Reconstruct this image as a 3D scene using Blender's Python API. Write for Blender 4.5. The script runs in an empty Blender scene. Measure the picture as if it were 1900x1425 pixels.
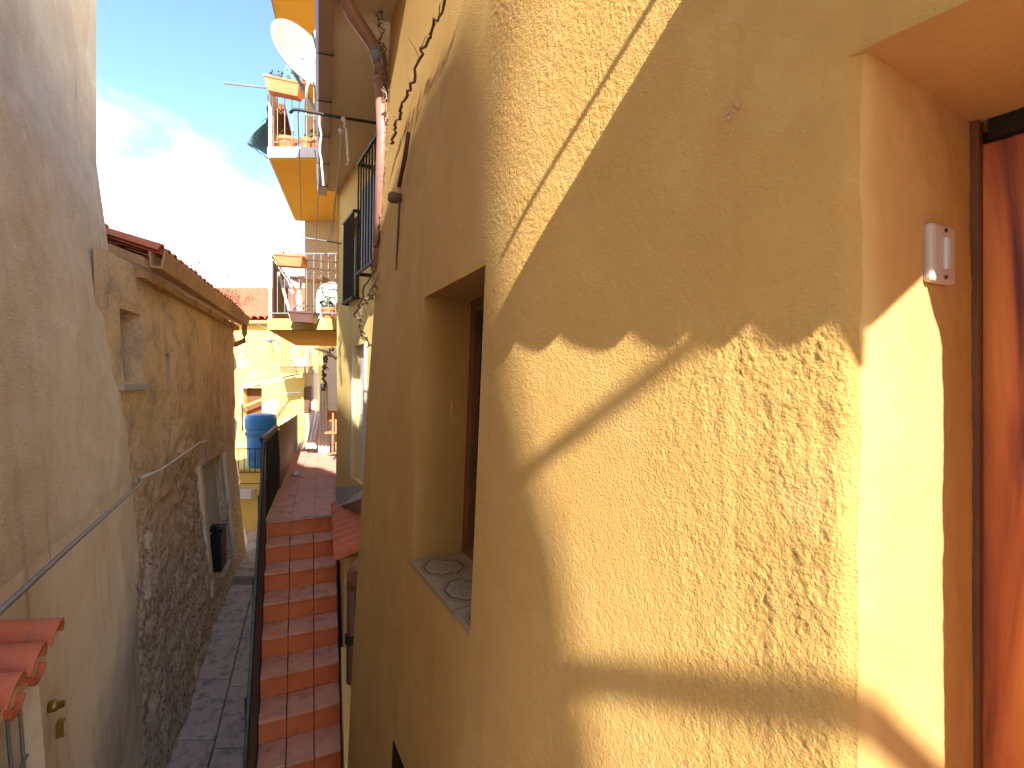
import bpy, math, random
import numpy as np
from mathutils import Vector
R = math.radians
random.seed(7)
C = bpy.context.scene
col = C.collection

# ------------------------------------------------------------ camera
cam = bpy.data.cameras.new('camera'); co = bpy.data.objects.new('camera', cam); col.objects.link(co)
cam.sensor_width = 36; cam.lens = 18.0; cam.clip_start = .02; cam.clip_end = 500
co.location = (0, 0, 0); co.rotation_euler = (R(90), 0, 0)
C.camera = co
C.view_settings.view_transform = 'Standard'; C.view_settings.look = 'None'
C.view_settings.exposure = 1.9; C.view_settings.gamma = 1
# ------------------------------------------------------------ sun and sky
AZ, EL = 165.0, 34.0            # clockwise from +Y, and above the horizon
SD = Vector((math.sin(R(AZ))*math.cos(R(EL)), math.cos(R(AZ))*math.cos(R(EL)), math.sin(R(EL))))
sl = bpy.data.lights.new('sun', 'SUN'); sl.energy = 3.5; sl.angle = R(.5); sl.color = (1, .95, .86)
so = bpy.data.objects.new('sun', sl); col.objects.link(so)
so.rotation_euler = SD.to_track_quat('Z', 'Y').to_euler()
W = bpy.data.worlds.new('World'); C.world = W; W.use_nodes = True
nt = W.node_tree; N = nt.nodes; L = nt.links; N.clear()
wo = N.new('ShaderNodeOutputWorld'); bg = N.new('ShaderNodeBackground'); bg.inputs[1].default_value = .15
sky = N.new('ShaderNodeTexSky'); sky.sky_type = 'NISHITA'; sky.sun_disc = False
sky.sun_elevation = R(EL); sky.sun_rotation = R(AZ); sky.air_density = .75; sky.dust_density = .1; sky.ozone_density = 3.0
tc = N.new('ShaderNodeTexCoord'); mp = N.new('ShaderNodeMapping'); mp.inputs['Scale'].default_value = (1.3, 1.3, 3.2)
mp.inputs['Location'].default_value = (.35, .2, .1)
n1 = N.new('ShaderNodeTexNoise'); n1.inputs['Scale'].default_value = 2.0; n1.inputs['Detail'].default_value = 7; n1.inputs['Roughness'].default_value = .55
n1.inputs['Distortion'].default_value = .5
sx = N.new('ShaderNodeSeparateXYZ')
mr = N.new('ShaderNodeMapRange'); mr.inputs[1].default_value = .44; mr.inputs[2].default_value = .13; mr.inputs[3].default_value = -.16; mr.inputs[4].default_value = .45
ad = N.new('ShaderNodeMath'); ad.operation = 'ADD'
cr = N.new('ShaderNodeMapRange'); cr.inputs[1].default_value = .44; cr.inputs[2].default_value = .76; cr.interpolation_type = 'SMOOTHSTEP'
mx = N.new('ShaderNodeMixRGB'); mx.inputs[2].default_value = (6.6, 6.2, 5.7, 1)
L.new(tc.outputs['Generated'], mp.inputs[0]); L.new(mp.outputs[0], n1.inputs['Vector'])
L.new(tc.outputs['Generated'], sx.inputs[0]); L.new(sx.outputs[2], mr.inputs[0])
L.new(n1.outputs[0], ad.inputs[0]); L.new(mr.outputs[0], ad.inputs[1]); L.new(ad.outputs[0], cr.inputs[0])
L.new(sky.outputs[0], mx.inputs[1]); L.new(cr.outputs[0], mx.inputs[0]); L.new(mx.outputs[0], bg.inputs[0]); L.new(bg.outputs[0], wo.inputs[0])

# ------------------------------------------------------------ materials
def mat(name, c1, c2=None, scale=3, rough=.9, bump=0, bscale=60, c3=None, s3=12, t3=(.55, .75), stretch=(1, 1, 1), metal=0, spec=.3, bd=.01, bstretch=None, bdetail=6, streak=None):
    m = bpy.data.materials.new(name); m.use_nodes = True
    nt = m.node_tree; N = nt.nodes; L = nt.links; b = N['Principled BSDF']
    b.inputs['Roughness'].default_value = rough; b.inputs['Metallic'].default_value = metal
    b.inputs['Specular IOR Level'].default_value = spec
    g = N.new('ShaderNodeNewGeometry'); mp = N.new('ShaderNodeMapping'); mp.inputs['Scale'].default_value = stretch
    L.new(g.outputs['Position'], mp.inputs[0])
    def noise(sc, det=6, ro=.6):
        n = N.new('ShaderNodeTexNoise'); n.inputs['Scale'].default_value = sc; n.inputs['Detail'].default_value = det; n.inputs['Roughness'].default_value = ro
        L.new(mp.outputs[0], n.inputs['Vector']); return n
    if c2 is None: c2 = tuple(x*.82 for x in c1)
    n = noise(scale); r = N.new('ShaderNodeMapRange'); r.inputs[1].default_value = .33; r.inputs[2].default_value = .67
    L.new(n.outputs[0], r.inputs[0])
    mx = N.new('ShaderNodeMixRGB'); mx.inputs[1].default_value = (*c1, 1); mx.inputs[2].default_value = (*c2, 1); L.new(r.outputs[0], mx.inputs[0])
    out = mx.outputs[0]
    if c3:
        n = noise(s3, 8, .65); r = N.new('ShaderNodeMapRange'); r.inputs[1].default_value = t3[0]; r.inputs[2].default_value = t3[1]
        L.new(n.outputs[0], r.inputs[0]); m3 = N.new('ShaderNodeMixRGB'); L.new(out, m3.inputs[1]); m3.inputs[2].default_value = (*c3, 1); L.new(r.outputs[0], m3.inputs[0]); out = m3.outputs[0]
    if streak:
        ms = N.new('ShaderNodeMapping'); ms.inputs['Scale'].default_value = (7, 7, .55); L.new(g.outputs['Position'], ms.inputs[0])
        n = N.new('ShaderNodeTexNoise'); n.inputs['Scale'].default_value = 1.3; n.inputs['Detail'].default_value = 7; n.inputs['Roughness'].default_value = .65; L.new(ms.outputs[0], n.inputs['Vector'])
        r = N.new('ShaderNodeMapRange'); r.inputs[1].default_value = .56; r.inputs[2].default_value = .76; r.inputs[4].default_value = streak[3]; L.new(n.outputs[0], r.inputs[0])
        m4 = N.new('ShaderNodeMixRGB'); L.new(out, m4.inputs[1]); m4.inputs[2].default_value = (*streak[:3], 1); L.new(r.outputs[0], m4.inputs[0]); out = m4.outputs[0]
    L.new(out, b.inputs['Base Color'])
    if bump:
        n = N.new('ShaderNodeTexNoise'); n.inputs['Scale'].default_value = bscale; n.inputs['Detail'].default_value = bdetail; n.inputs['Roughness'].default_value = .6
        mp2 = N.new('ShaderNodeMapping'); mp2.inputs['Scale'].default_value = bstretch or (1, 1, 1); L.new(g.outputs['Position'], mp2.inputs[0]); L.new(mp2.outputs[0], n.inputs['Vector'])
        bp = N.new('ShaderNodeBump'); bp.inputs['Strength'].default_value = bump; bp.inputs['Distance'].default_value = bd
        L.new(n.outputs[0], bp.inputs['Height']); L.new(bp.outputs[0], b.inputs['Normal'])
    return m
M = {}
M['plaster'] = mat('yellow_plaster', (.58, .36, .110), (.52, .31, .088), 1.6, .95, .85, 215, (.61, .41, .15), 5, (.5, .8), bd=.006, bdetail=3, streak=(.43, .24, .07, .5))
M['jamb'] = mat('jamb_plaster', (.62, .41, .15), (.56, .34, .11), 2.2, .93, .3, 55, (.62, .34, .10), 9, (.55, .8), bd=.004)
M['pale'] = mat('pale_yellow_plaster', (.86, .66, .24), (.82, .60, .20), 1.2, .95, .4, 90, (.62, .45, .18), 4, (.6, .85), bd=.006, streak=(.60, .46, .20, .6))
M['ochre'] = mat('deep_yellow_plaster', (.74, .47, .08), (.68, .40, .065), 1.3, .95, .4, 40, (.58, .34, .08), 2.5, (.55, .8))
M['far_yellow'] = mat('far_yellow_plaster', (.78, .58, .16), (.74, .52, .13), .6, .95, .3, 30, (.84, .76, .5), 1.2, (.55, .75), bd=.01)
M['soffit'] = mat('soffit_plaster', (.74, .60, .42), (.67, .53, .36), 2, .95, .3, 60)
M['beigewall'] = mat('beige_house_plaster', (.50, .38, .22), (.43, .32, .18), 1.5, .95, .3, 60)
M['oldbeige'] = mat('aged_beige_plaster', (.80, .69, .50), (.64, .545, .385), 1.4, .97, .7, 60, (.86, .74, .55), 3.5, (.52, .72), bd=.012, streak=(.48, .40, .30, .6))
M['cream'] = mat('cream_plaster', (.88, .77, .56), (.80, .68, .47), 1.5, .95, .35, 50, (.42, .30, .17), 4, (.6, .8), bd=.008, stretch=(1.6, 1.6, .6), streak=(.40, .29, .17, .8))
M['white'] = mat('white_paint', (.74, .74, .72), (.66, .66, .64), 4, .6, .15, 60)
M['doorwhite'] = mat('pale_grey_paint', (.56, .55, .53), (.48, .46, .44), 3, .6, .15, 60)
M['tile'] = mat('terracotta_tile', (.68, .22, .11), (.58, .17, .08), 9, .75, .35, 90, (.36, .20, .12), 14, (.54, .74), bd=.004)
M['stair_red'] = mat('red_stair_tile', (.80, .24, .08), (.70, .19, .06), 8, .55, .3, 80, (.28, .10, .05), 13, (.60, .8), bd=.003, spec=.4)
M['tread_red'] = mat('worn_red_tread', (.80, .41, .26), (.70, .33, .20), 6, .7, .3, 80, (.42, .24, .15), 7, (.52, .72), bd=.003)
M['floor_red'] = mat('dusty_red_floor_tile', (.70, .40, .30), (.64, .35, .255), 4, .8, .2, 60, (.33, .19, .13), 7, (.55, .7))
M['grout'] = mat('grey_mortar', (.34, .27, .21), (.26, .2, .15), 12, .95, .5, 90)
M['stairgrout'] = mat('red_grout', (.22, .10, .07), (.16, .07, .05), 12, .95, .5, 90)
M['stone'] = mat('grey_paving_stone', (.76, .60, .44), (.62, .48, .35), 5, .85, .5, 50, (.13, .115, .09), 9, (.5, .75), bd=.008)
M['cement'] = mat('grey_cement', (.45, .42, .37), (.38, .35, .30), 6, .95, .5, 70)
M['rust'] = mat('rusty_iron', (.075, .04, .025), (.14, .065, .035), 30, .8, .5, 200, bd=.002)
M['iron'] = mat('dark_iron', (.022, .02, .02), (.04, .035, .03), 20, .55, .2, 200, spec=.5)
M['handrailgreen'] = mat('dull_green_iron', (.09, .11, .10), (.06, .07, .065), 20, .6)
M['panel'] = mat('brown_plastic_sheet', (.12, .085, .065), (.10, .07, .055), 6, .6, .1, 60)
M['black'] = mat('black_plastic', (.012, .012, .014), None, 5, .5)
M['greypaint'] = mat('grey_metal', (.25, .27, .28), (.20, .21, .22), 9, .45, .1, 50, spec=.5)
M['gutter'] = mat('brown_gutter_metal', (.34, .19, .12), (.28, .15, .09), 6, .4, .1, 60, spec=.5)
M['pinkpipe'] = mat('faded_brown_pipe', (.40, .20, .16), (.34, .16, .125), 8, .45, .1, 60, spec=.5)
M['darkpipe'] = mat('dark_brown_pipe', (.17, .085, .07), (.13, .065, .05), 8, .4, .1, 60, spec=.5)
M['clay'] = mat('ochre_clay_gutter', (.52, .32, .15), (.42, .24, .11), 8, .85, .4, 60, (.3, .18, .1), 8, (.6, .75))
M['vine'] = mat('dry_vine_bark', (.42, .33, .22), (.28, .20, .12), 40, .9, .5, 200)
M['darkvine'] = mat('dark_vine_bark', (.20, .13, .08), (.13, .08, .05), 40, .9, .5, 200)
M['leaf'] = mat('dull_leaf', (.09, .10, .05), (.12, .07, .06), 30, .8)
M['green'] = mat('green_leaf', (.06, .14, .05), (.10, .20, .08), 20, .7)
M['dish'] = mat('dish_grey_enamel', (.27, .265, .25), (.24, .235, .22), 2, .5)
M['blue'] = mat('blue_plastic', (.04, .30, .78), (.035, .25, .68), 3, .4, .1, 20, spec=.5)
M['bluecloth'] = mat('faded_blue_cloth', (.16, .32, .46), (.11, .23, .35), 9, .9, .3, 80)
M['whitecloth'] = mat('white_cloth', (.80, .78, .74), (.70, .68, .64), 9, .9, .3, 40)
M['patcloth'] = mat('patterned_white_cloth', (.80, .78, .74), (.72, .70, .66), 9, .9, .3, 40, (.12, .12, .13), 22, (.60, .66))
M['rope'] = mat('white_cord', (.70, .66, .56), None, 20, .8)
M['terracotta'] = mat('orange_terracotta', (.62, .25, .11), (.54, .20, .08), 6, .8, .2, 60)
M['glass'] = mat('dark_window_glass', (.02, .022, .025), None, 3, .12, spec=.8)
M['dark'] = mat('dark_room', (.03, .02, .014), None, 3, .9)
M['brownwood'] = mat('brown_shutter_wood', (.20, .09, .035), (.15, .065, .025), 5, .6, .2, 60, stretch=(6, 6, 1))
M['switch'] = mat('ivory_switch_plastic', (.60, .54, .47), (.56, .50, .44), 3, .4, spec=.5)
M['brass'] = mat('brass', (.35, .27, .06), None, 5, .35, metal=.8)
M['farroof'] = mat('far_roof_tile', (.60, .17, .085), (.52, .13, .06), 3, .85, .3, 20)

def wood():
    m = bpy.data.materials.new('red_brown_door_wood'); m.use_nodes = True
    nt = m.node_tree; N = nt.nodes; L = nt.links; b = N['Principled BSDF']
    b.inputs['Roughness'].default_value = .6
    g = N.new('ShaderNodeNewGeometry'); mp = N.new('ShaderNodeMapping'); mp.inputs['Scale'].default_value = (9, 9, 1.0); L.new(g.outputs['Position'], mp.inputs[0])
    n = N.new('ShaderNodeTexNoise'); n.inputs['Scale'].default_value = 1.6; n.inputs['Detail'].default_value = 8; n.inputs['Distortion'].default_value = 1.2; L.new(mp.outputs[0], n.inputs['Vector'])
    r = N.new('ShaderNodeValToRGB'); e = r.color_ramp.elements
    e[0].position = .30; e[0].color = (.12, .014, .008, 1); e[1].position = .68; e[1].color = (.78, .27, .05, 1)
    x = r.color_ramp.elements.new(.5); x.color = (.55, .13, .025, 1)
    L.new(n.outputs[0], r.inputs[0])
    v = N.new('ShaderNodeTexVoronoi'); v.inputs['Scale'].default_value = 1.0
    mp3 = N.new('ShaderNodeMapping'); mp3.inputs['Scale'].default_value = (7, 7, 3.2); L.new(g.outputs['Position'], mp3.inputs[0]); L.new(mp3.outputs[0], v.inputs['Vector'])
    kr = N.new('ShaderNodeMapRange'); kr.inputs[1].default_value = .05; kr.inputs[2].default_value = .16; L.new(v.outputs['Distance'], kr.inputs[0])
    mx = N.new('ShaderNodeMixRGB'); mx.inputs[1].default_value = (.04, .006, .004, 1); L.new(kr.outputs[0], mx.inputs[0]); L.new(r.outputs[0], mx.inputs[2])
    L.new(mx.outputs[0], b.inputs['Base Color'])
    n2 = N.new('ShaderNodeTexNoise'); n2.inputs['Scale'].default_value = 6; n2.inputs['Detail'].default_value = 6; L.new(mp.outputs[0], n2.inputs['Vector'])
    bp = N.new('ShaderNodeBump'); bp.inputs['Strength'].default_value = .3; bp.inputs['Distance'].default_value = .003; L.new(n2.outputs[0], bp.inputs['Height']); L.new(bp.outputs[0], b.inputs['Normal'])
    return m
M['wood'] = wood()

def old_wall_mat():
    # ochre wash above, crumbled brown-grey rubble low down and in patches
    m = mat('crumbling_ochre_plaster', (.74, .54, .30), (.66, .475, .27), 1.8, .97, .7, 30, (.46, .34, .22), 3.2, (.50, .66), bd=.03, streak=(.30, .19, .10, .7))
    nt = m.node_tree; N = nt.nodes; L = nt.links; b = N['Principled BSDF']
    src = b.inputs['Base Color'].links[0].from_socket
    g = N.new('ShaderNodeNewGeometry'); s = N.new('ShaderNodeSeparateXYZ'); L.new(g.outputs['Position'], s.inputs[0])
    n = N.new('ShaderNodeTexNoise'); n.inputs['Scale'].default_value = 1.1; n.inputs['Detail'].default_value = 5; L.new(g.outputs['Position'], n.inputs['Vector'])
    a = N.new('ShaderNodeMath'); a.operation = 'MULTIPLY_ADD'; a.inputs[1].default_value = 3.0; L.new(n.outputs[0], a.inputs[0]); L.new(s.outputs[2], a.inputs[2])
    r = N.new('ShaderNodeMapRange'); r.inputs[1].default_value = .65; r.inputs[2].default_value = -.5; L.new(a.outputs[0], r.inputs[0])
    n2 = N.new('ShaderNodeTexNoise'); n2.inputs['Scale'].default_value = 22; n2.inputs['Detail'].default_value = 8; n2.inputs['Roughness'].default_value = .7; L.new(g.outputs['Position'], n2.inputs['Vector'])
    rr = N.new('ShaderNodeValToRGB'); e = rr.color_ramp.elements; e[0].position = .38; e[0].color = (.30, .19, .12, 1); e[1].position = .50; e[1].color = (.78, .60, .40, 1); L.new(n2.outputs[0], rr.inputs[0])
    mx = N.new('ShaderNodeMixRGB'); L.new(r.outputs[0], mx.inputs[0]); L.new(src, mx.inputs[1]); L.new(rr.outputs[0], mx.inputs[2]); L.new(mx.outputs[0], b.inputs['Base Color'])
    return m
M['old'] = old_wall_mat()

def sill_mat():
    m = bpy.data.materials.new('patterned_majolica_tile'); m.use_nodes = True
    nt = m.node_tree; N = nt.nodes; L = nt.links; b = N['Principled BSDF']; b.inputs['Roughness'].default_value = .35
    tc = N.new('ShaderNodeTexCoord'); sp = N.new('ShaderNodeSeparateXYZ'); L.new(tc.outputs['UV'], sp.inputs[0])
    def math_(op, a, bb=None, c=None):
        n = N.new('ShaderNodeMath'); n.operation = op
        for i, v in enumerate((a, bb, c)):
            if v is None: continue
            if isinstance(v, (int, float)): n.inputs[i].default_value = v
            else: L.new(v, n.inputs[i])
        return n.outputs[0]
    u = math_('ABSOLUTE', math_('SUBTRACT', sp.outputs[0], .5)); v = math_('ABSOLUTE', math_('SUBTRACT', sp.outputs[1], .5))
    oc = math_('MAXIMUM', math_('MAXIMUM', u, v), math_('MULTIPLY', math_('ADD', u, v), .72))   # octagon distance
    ring = math_('LESS_THAN', math_('ABSOLUTE', math_('SUBTRACT', oc, .36)), .022)
    ring2 = math_('LESS_THAN', math_('ABSOLUTE', math_('SUBTRACT', oc, .43)), .008)
    rad = math_('SQRT', math_('ADD', math_('MULTIPLY', u, u), math_('MULTIPLY', v, v)))
    w = math_('SINE', math_('MULTIPLY', rad, 46)); ang = math_('SINE', math_('MULTIPLY', math_('ARCTAN2', v, u), 8))
    cen = math_('MULTIPLY', math_('GREATER_THAN', math_('MULTIPLY', w, ang), .35), math_('LESS_THAN', rad, .24))
    f = math_('MAXIMUM', math_('MAXIMUM', ring, ring2), math_('MULTIPLY', cen, .6))
    mx = N.new('ShaderNodeMixRGB'); mx.inputs[1].default_value = (.33, .25, .14, 1); mx.inputs[2].default_value = (.09, .05, .025, 1); L.new(f, mx.inputs[0]); L.new(mx.outputs[0], b.inputs['Base Color'])
    return m
M['sill'] = sill_mat()

# ------------------------------------------------------------ builders
def tag(o, label=None, cat=None, group=None, kind=None):
    if label: o['label'] = label
    if cat: o['category'] = cat
    if group: o['group'] = group
    if kind: o['kind'] = kind
    return o
def thing(name, label, cat, loc=(0, 0, 0), group=None):
    o = bpy.data.objects.new(name, None); o.empty_display_size = .1; o.location = loc; col.objects.link(o)
    return tag(o, label, cat, group)
class MB:
    def __init__(s): s.v = []; s.f = []; s.uv = None
    def add(s, vs, fs):
        n = len(s.v); s.v += [tuple(v) for v in vs]; s.f += [tuple(i+n for i in f) for f in fs]; return s
    def hexa(s, a, b):              # two matching quads
        return s.add(list(a)+list(b), [(3, 2, 1, 0), (4, 5, 6, 7), (0, 1, 5, 4), (1, 2, 6, 5), (2, 3, 7, 6), (3, 0, 4, 7)])
    def slab(s, q, d):              # quad pushed along a vector
        q = [Vector(p) for p in q]; d = Vector(d); return s.hexa(q, [p+d for p in q])
    def box(s, c, sz, ex=(1, 0, 0), ey=None):
        ex = Vector(ex).normalized(); ez = Vector((0, 0, 1))
        ey = Vector(ey).normalized() if ey is not None else ez.cross(ex).normalized()
        ez = ex.cross(ey).normalized(); c = Vector(c); x, y, z = ex*sz[0]/2, ey*sz[1]/2, ez*sz[2]/2
        return s.hexa([c-x-y-z, c+x-y-z, c+x+y-z, c-x+y-z], [c-x-y+z, c+x-y+z, c+x+y+z, c-x+y+z])
    def tube(s, pts, r, seg=8, caps=True):
        pts = [Vector(p) for p in pts]; n = len(pts); rs = r if isinstance(r, (list, tuple)) else [r]*n
        base = len(s.v); up = Vector((.13, .21, .97))
        for i, p in enumerate(pts):
            t = (pts[min(i+1, n-1)]-pts[max(i-1, 0)]).normalized(); u = t.cross(up)
            if u.length < .2: u = t.cross(Vector((1, .1, 0)))
            u.normalize(); w = t.cross(u)
            for k in range(seg):
                a = 2*math.pi*k/seg; s.v.append(tuple(p+(u*math.cos(a)+w*math.sin(a))*rs[i]))
        for i in range(n-1):
            for k in range(seg):
                a = base+i*seg+k; b = base+i*seg+(k+1) % seg; s.f.append((a, b, b+seg, a+seg))
        if caps: s.f.append(tuple(base+k for k in range(seg))[::-1]); s.f.append(tuple(base+(n-1)*seg+k for k in range(seg)))
        return s
    def lathe(s, c, prof, seg=20, ax=(0, 0, 1)):
        c = Vector(c); return s.tube([c+Vector(ax)*h for r, h in prof], [max(r, .0005) for r, h in prof], seg)
    def halfpipe(s, p0, p1, r0, r1, up, th=.012, seg=7, arc=165):    # curved clay tile from p0 to p1, arched towards up
        p0, p1, up = Vector(p0), Vector(p1), Vector(up).normalized(); d = (p1-p0).normalized(); sd = d.cross(up).normalized(); up = sd.cross(d).normalized()
        b = len(s.v)
        for p, r in ((p0, r0), (p1, r1)):
            for rr in (r, r-th):
                for k in range(seg+1):
                    a = R(90-arc/2+arc*k/seg); s.v.append(tuple(p+sd*math.cos(a)*rr+up*math.sin(a)*rr))
        m = seg+1
        for k in range(seg):
            s.f += [(b+k, b+k+1, b+2*m+k+1, b+2*m+k), (b+m+k+1, b+m+k, b+3*m+k, b+3*m+k+1), (b+k+1, b+k, b+m+k, b+m+k+1), (b+2*m+k, b+2*m+k+1, b+3*m+k+1, b+3*m+k)]
        s.f += [(b, b+2*m, b+3*m, b+m), (b+seg, b+m+seg, b+3*m+seg, b+2*m+seg)]
        return s
    def build(s, name, m, parent=None, smooth=False, bevel=0, **kw):
        off = Vector((0, 0, 0)); p = parent
        while p is not None: off += Vector(p.location); p = p.parent
        me = bpy.data.meshes.new(name); me.from_pydata([tuple(Vector(v)-off) for v in s.v], [], s.f); me.materials.append(M[m] if isinstance(m, str) else m)
        if s.uv:
            u = me.uv_layers.new(name='UVMap')
            for i, l in enumerate(me.loops): u.data[i].uv = s.uv[l.vertex_index]
        if smooth: me.polygons.foreach_set('use_smooth', [True]*len(me.polygons))
        o = bpy.data.objects.new(name, me); col.objects.link(o); o.parent = parent
        if bevel:
            bm = o.modifiers.new('bevel', 'BEVEL'); bm.width = bevel; bm.segments = 2; bm.limit_method = 'ANGLE'; bm.angle_limit = R(50)
        return tag(o, **kw) if kw else o

rng = np.random.RandomState(5)
TAB = rng.rand(512, 512)
def vn(x, y, seed=0):
    x = x+seed*37.3; y = y+seed*91.7
    xi = np.floor(x).astype(int); yi = np.floor(y).astype(int); fx = x-xi; fy = y-yi
    fx = fx*fx*(3-2*fx); fy = fy*fy*(3-2*fy)
    g = lambda i, j: TAB[i % 512, j % 512]
    return (g(xi, yi)*(1-fx)+g(xi+1, yi)*fx)*(1-fy)+(g(xi, yi+1)*(1-fx)+g(xi+1, yi+1)*fx)*fy
def fbm(x, y, seed=0, o=4):
    t = 0; a = .5; s = 0
    for k in range(o):
        t = t+a*vn(x*2**k, y*2**k, seed+k); s += a; a *= .5
    return t/s
def cuts(a, b, d, marks):
    ms = sorted(set([a, b]+[m for m in marks if a < m < b])); out = [ms[0]]
    for p, q in zip(ms, ms[1:]):
        n = max(1, int(math.ceil((q-p)/d))); out += [p+(q-p)*k/n for k in range(1, n+1)]
    return np.array(out)
def sstep(x): x = np.clip(x, 0, 1); return x*x*(3-2*x)
def surface(name, m, parent, pos, nrm, sr, hr, ds, dh, holes=(), disp=None, fade=.03, fade_ends=True, warp=None, ssx=None, **kw):
    """a wall sheet: pos(S, H, depth) -> x, y, z arrays; holes = (s0, s1, h0, h1, depth) get reveals."""
    ss = cuts(sr[0], sr[1], ds, [q for h in holes for q in h[:2]]) if ssx is None else ssx; hs = cuts(hr[0], hr[1], dh, [q for h in holes for q in h[2:4]])
    S, H = np.meshgrid(ss, hs, indexing='ij'); P = np.stack(pos(S, H, 0*S), -1)
    if disp is not None:
        d = disp(S, H); F = np.ones_like(S)
        if fade_ends: F = F*sstep((S-sr[0])/fade)*sstep((sr[1]-S)/fade)
        for h in holes:
            dx = np.maximum(np.maximum(h[0]-S, S-h[1]), 0); dz = np.maximum(np.maximum(h[2]-H, H-h[3]), 0); F = F*sstep(np.hypot(dx, dz)/fade)
        nx, ny = nrm(S, H); d = d*F; P[..., 0] += nx*d; P[..., 1] += ny*d
    ni, nj = S.shape; keep = np.ones((ni-1, nj-1), bool); cs = (ss[1:]+ss[:-1])/2; ch = (hs[1:]+hs[:-1])/2
    for h in holes: keep &= ~(((cs > h[0]) & (cs < h[1]))[:, None] & ((ch > h[2]) & (ch < h[3]))[None])
    idx = np.arange(ni*nj).reshape(ni, nj); a = idx[:-1, :-1][keep]; b = idx[1:, :-1][keep]; c = idx[1:, 1:][keep]; d_ = idx[:-1, 1:][keep]
    V = P.reshape(-1, 3); Q = np.stack([a, b, c, d_], 1)
    ev = []; ef = []; n0 = len(V)
    for (s0, s1, h0, h1, dep) in holes:
        e = [(s0, h0), (s1, h0), (s1, h1), (s0, h1)]; hv = cuts(h0, h1, .12, []); sv = cuts(s0, s1, .12, [])
        for pts in ([(s0, q) for q in hv[::-1]], [(s1, q) for q in hv], [(q, h0) for q in sv], [(q, h1) for q in sv[::-1]]):
            for (p, q) in zip(pts, pts[1:]):
                A = np.array([p[0], q[0], q[0], p[0]], float); B = np.array([p[1], q[1], q[1], p[1]], float); D = np.array([0, 0, dep, dep], float)
                vv = np.stack(pos(A, B, D), -1); k = n0+len(ev); ev += [tuple(x) for x in vv]; ef.append((k, k+1, k+2, k+3))
    if ev: V = np.vstack([V, np.array(ev)]); Q = np.vstack([Q, np.array(ef)])
    if warp is not None: V = warp(V)
    off = Vector((0, 0, 0)); p = parent
    while p is not None: off += Vector(p.location); p = p.parent
    V = V-np.array(off)
    me = bpy.data.meshes.new(name); me.vertices.add(len(V)); me.vertices.foreach_set('co', V.astype(np.float32).ravel())
    me.loops.add(Q.size); me.loops.foreach_set('vertex_index', Q.astype(np.int32).ravel())
    me.polygons.add(len(Q)); me.polygons.foreach_set('loop_start', np.arange(0, Q.size, 4, dtype=np.int32))
    me.update(calc_edges=True); me.validate(); me.materials.append(M[m])
    fl = np.ones(len(me.polygons), bool)
    if ev: fl[-len(ef):] = False
    me.polygons.foreach_set('use_smooth', fl)
    o = bpy.data.objects.new(name, me); col.objects.link(o); o.parent = parent
    return tag(o, **kw) if kw else o
def line(p0, th, batter=None):
    """straight wall from p0 in direction th degrees left of +Y; depth goes in along (cos, sin) (to the right) """
    dx, dy = -math.sin(R(th)), math.cos(R(th)); nx, ny = math.cos(R(th)), math.sin(R(th))
    bt = batter or (lambda S, H: 0*H)
    def pos(S, H, D):
        q = D+bt(S, H); return p0[0]+dx*S+nx*q, p0[1]+dy*S+ny*q, H+0*S
    return pos, (lambda S, H: (-nx, -ny)), (Vector((dx, dy, 0)), Vector((nx, ny, 0)))
def at(X, Y, y): return Vector(((X-950)/950*y, y, (712.5-Y)/950*y))       # a point y metres ahead
def U(a, b, z=0): return Vector((-.345*a+.938*b, .938*a+.345*b, z))       # along / across the alley
def yb(y, b, z=0): return U((y-.345*b)/.938, b, z)
UA = U(1, 0); UB = U(0, 1); Z = Vector((0, 0, 1))

# ============================================================ SETTING: ground, alley
GZ = lambda y: -3.45 + .5*min(max((y-4.6)/3.2, 0), 1)
g = MB(); ys = [-30, -8, 0, 3, 4.6, 5.4, 6.2, 7.0, 7.8, 9, 12, 20, 60, 300]
for p, q in zip(ys, ys[1:]): g.add([(-300, p, GZ(p)-.05), (300, p, GZ(p)-.05), (300, q, GZ(q)-.05), (-300, q, GZ(q)-.05)], [(0, 1, 2, 3)])
ground = g.build('ground', 'grout', kind='structure')
pav = bpy.data.objects.new('alley_paving', None); col.objects.link(pav); pav['kind'] = 'structure'
g = MB()
for p, q in zip(ys[2:10], ys[3:11]):
    a = [yb(p, -2.6), yb(p, -.5), yb(q, -.5), yb(q, -2.6)]
    g.add([(v.x, v.y, GZ(z)-.02) for v, z in zip(a, (p, p, q, q))], [(0, 1, 2, 3)])
g.build('mortar_bed', 'grout', pav)
for r in range(4):
    b0 = -2.35+r*.46; y = 2.6+random.random()*.4
    while y < 12.5:
        ln = random.uniform(.55, .95); y2 = y+ln; j = .007; dz = random.uniform(0, .012)
        q = [yb(y+j, b0+j), yb(y+j, b0+.46-j), yb(y2-j, b0+.46-j), yb(y2-j, b0+j)]
        MB().slab([(v.x, v.y, GZ(z)-.05) for v, z in zip(q, (y, y, y2, y2))], (0, 0, .05+dz)).build('paving_slab', 'stone', pav, bevel=.006)
        y = y2

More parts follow.
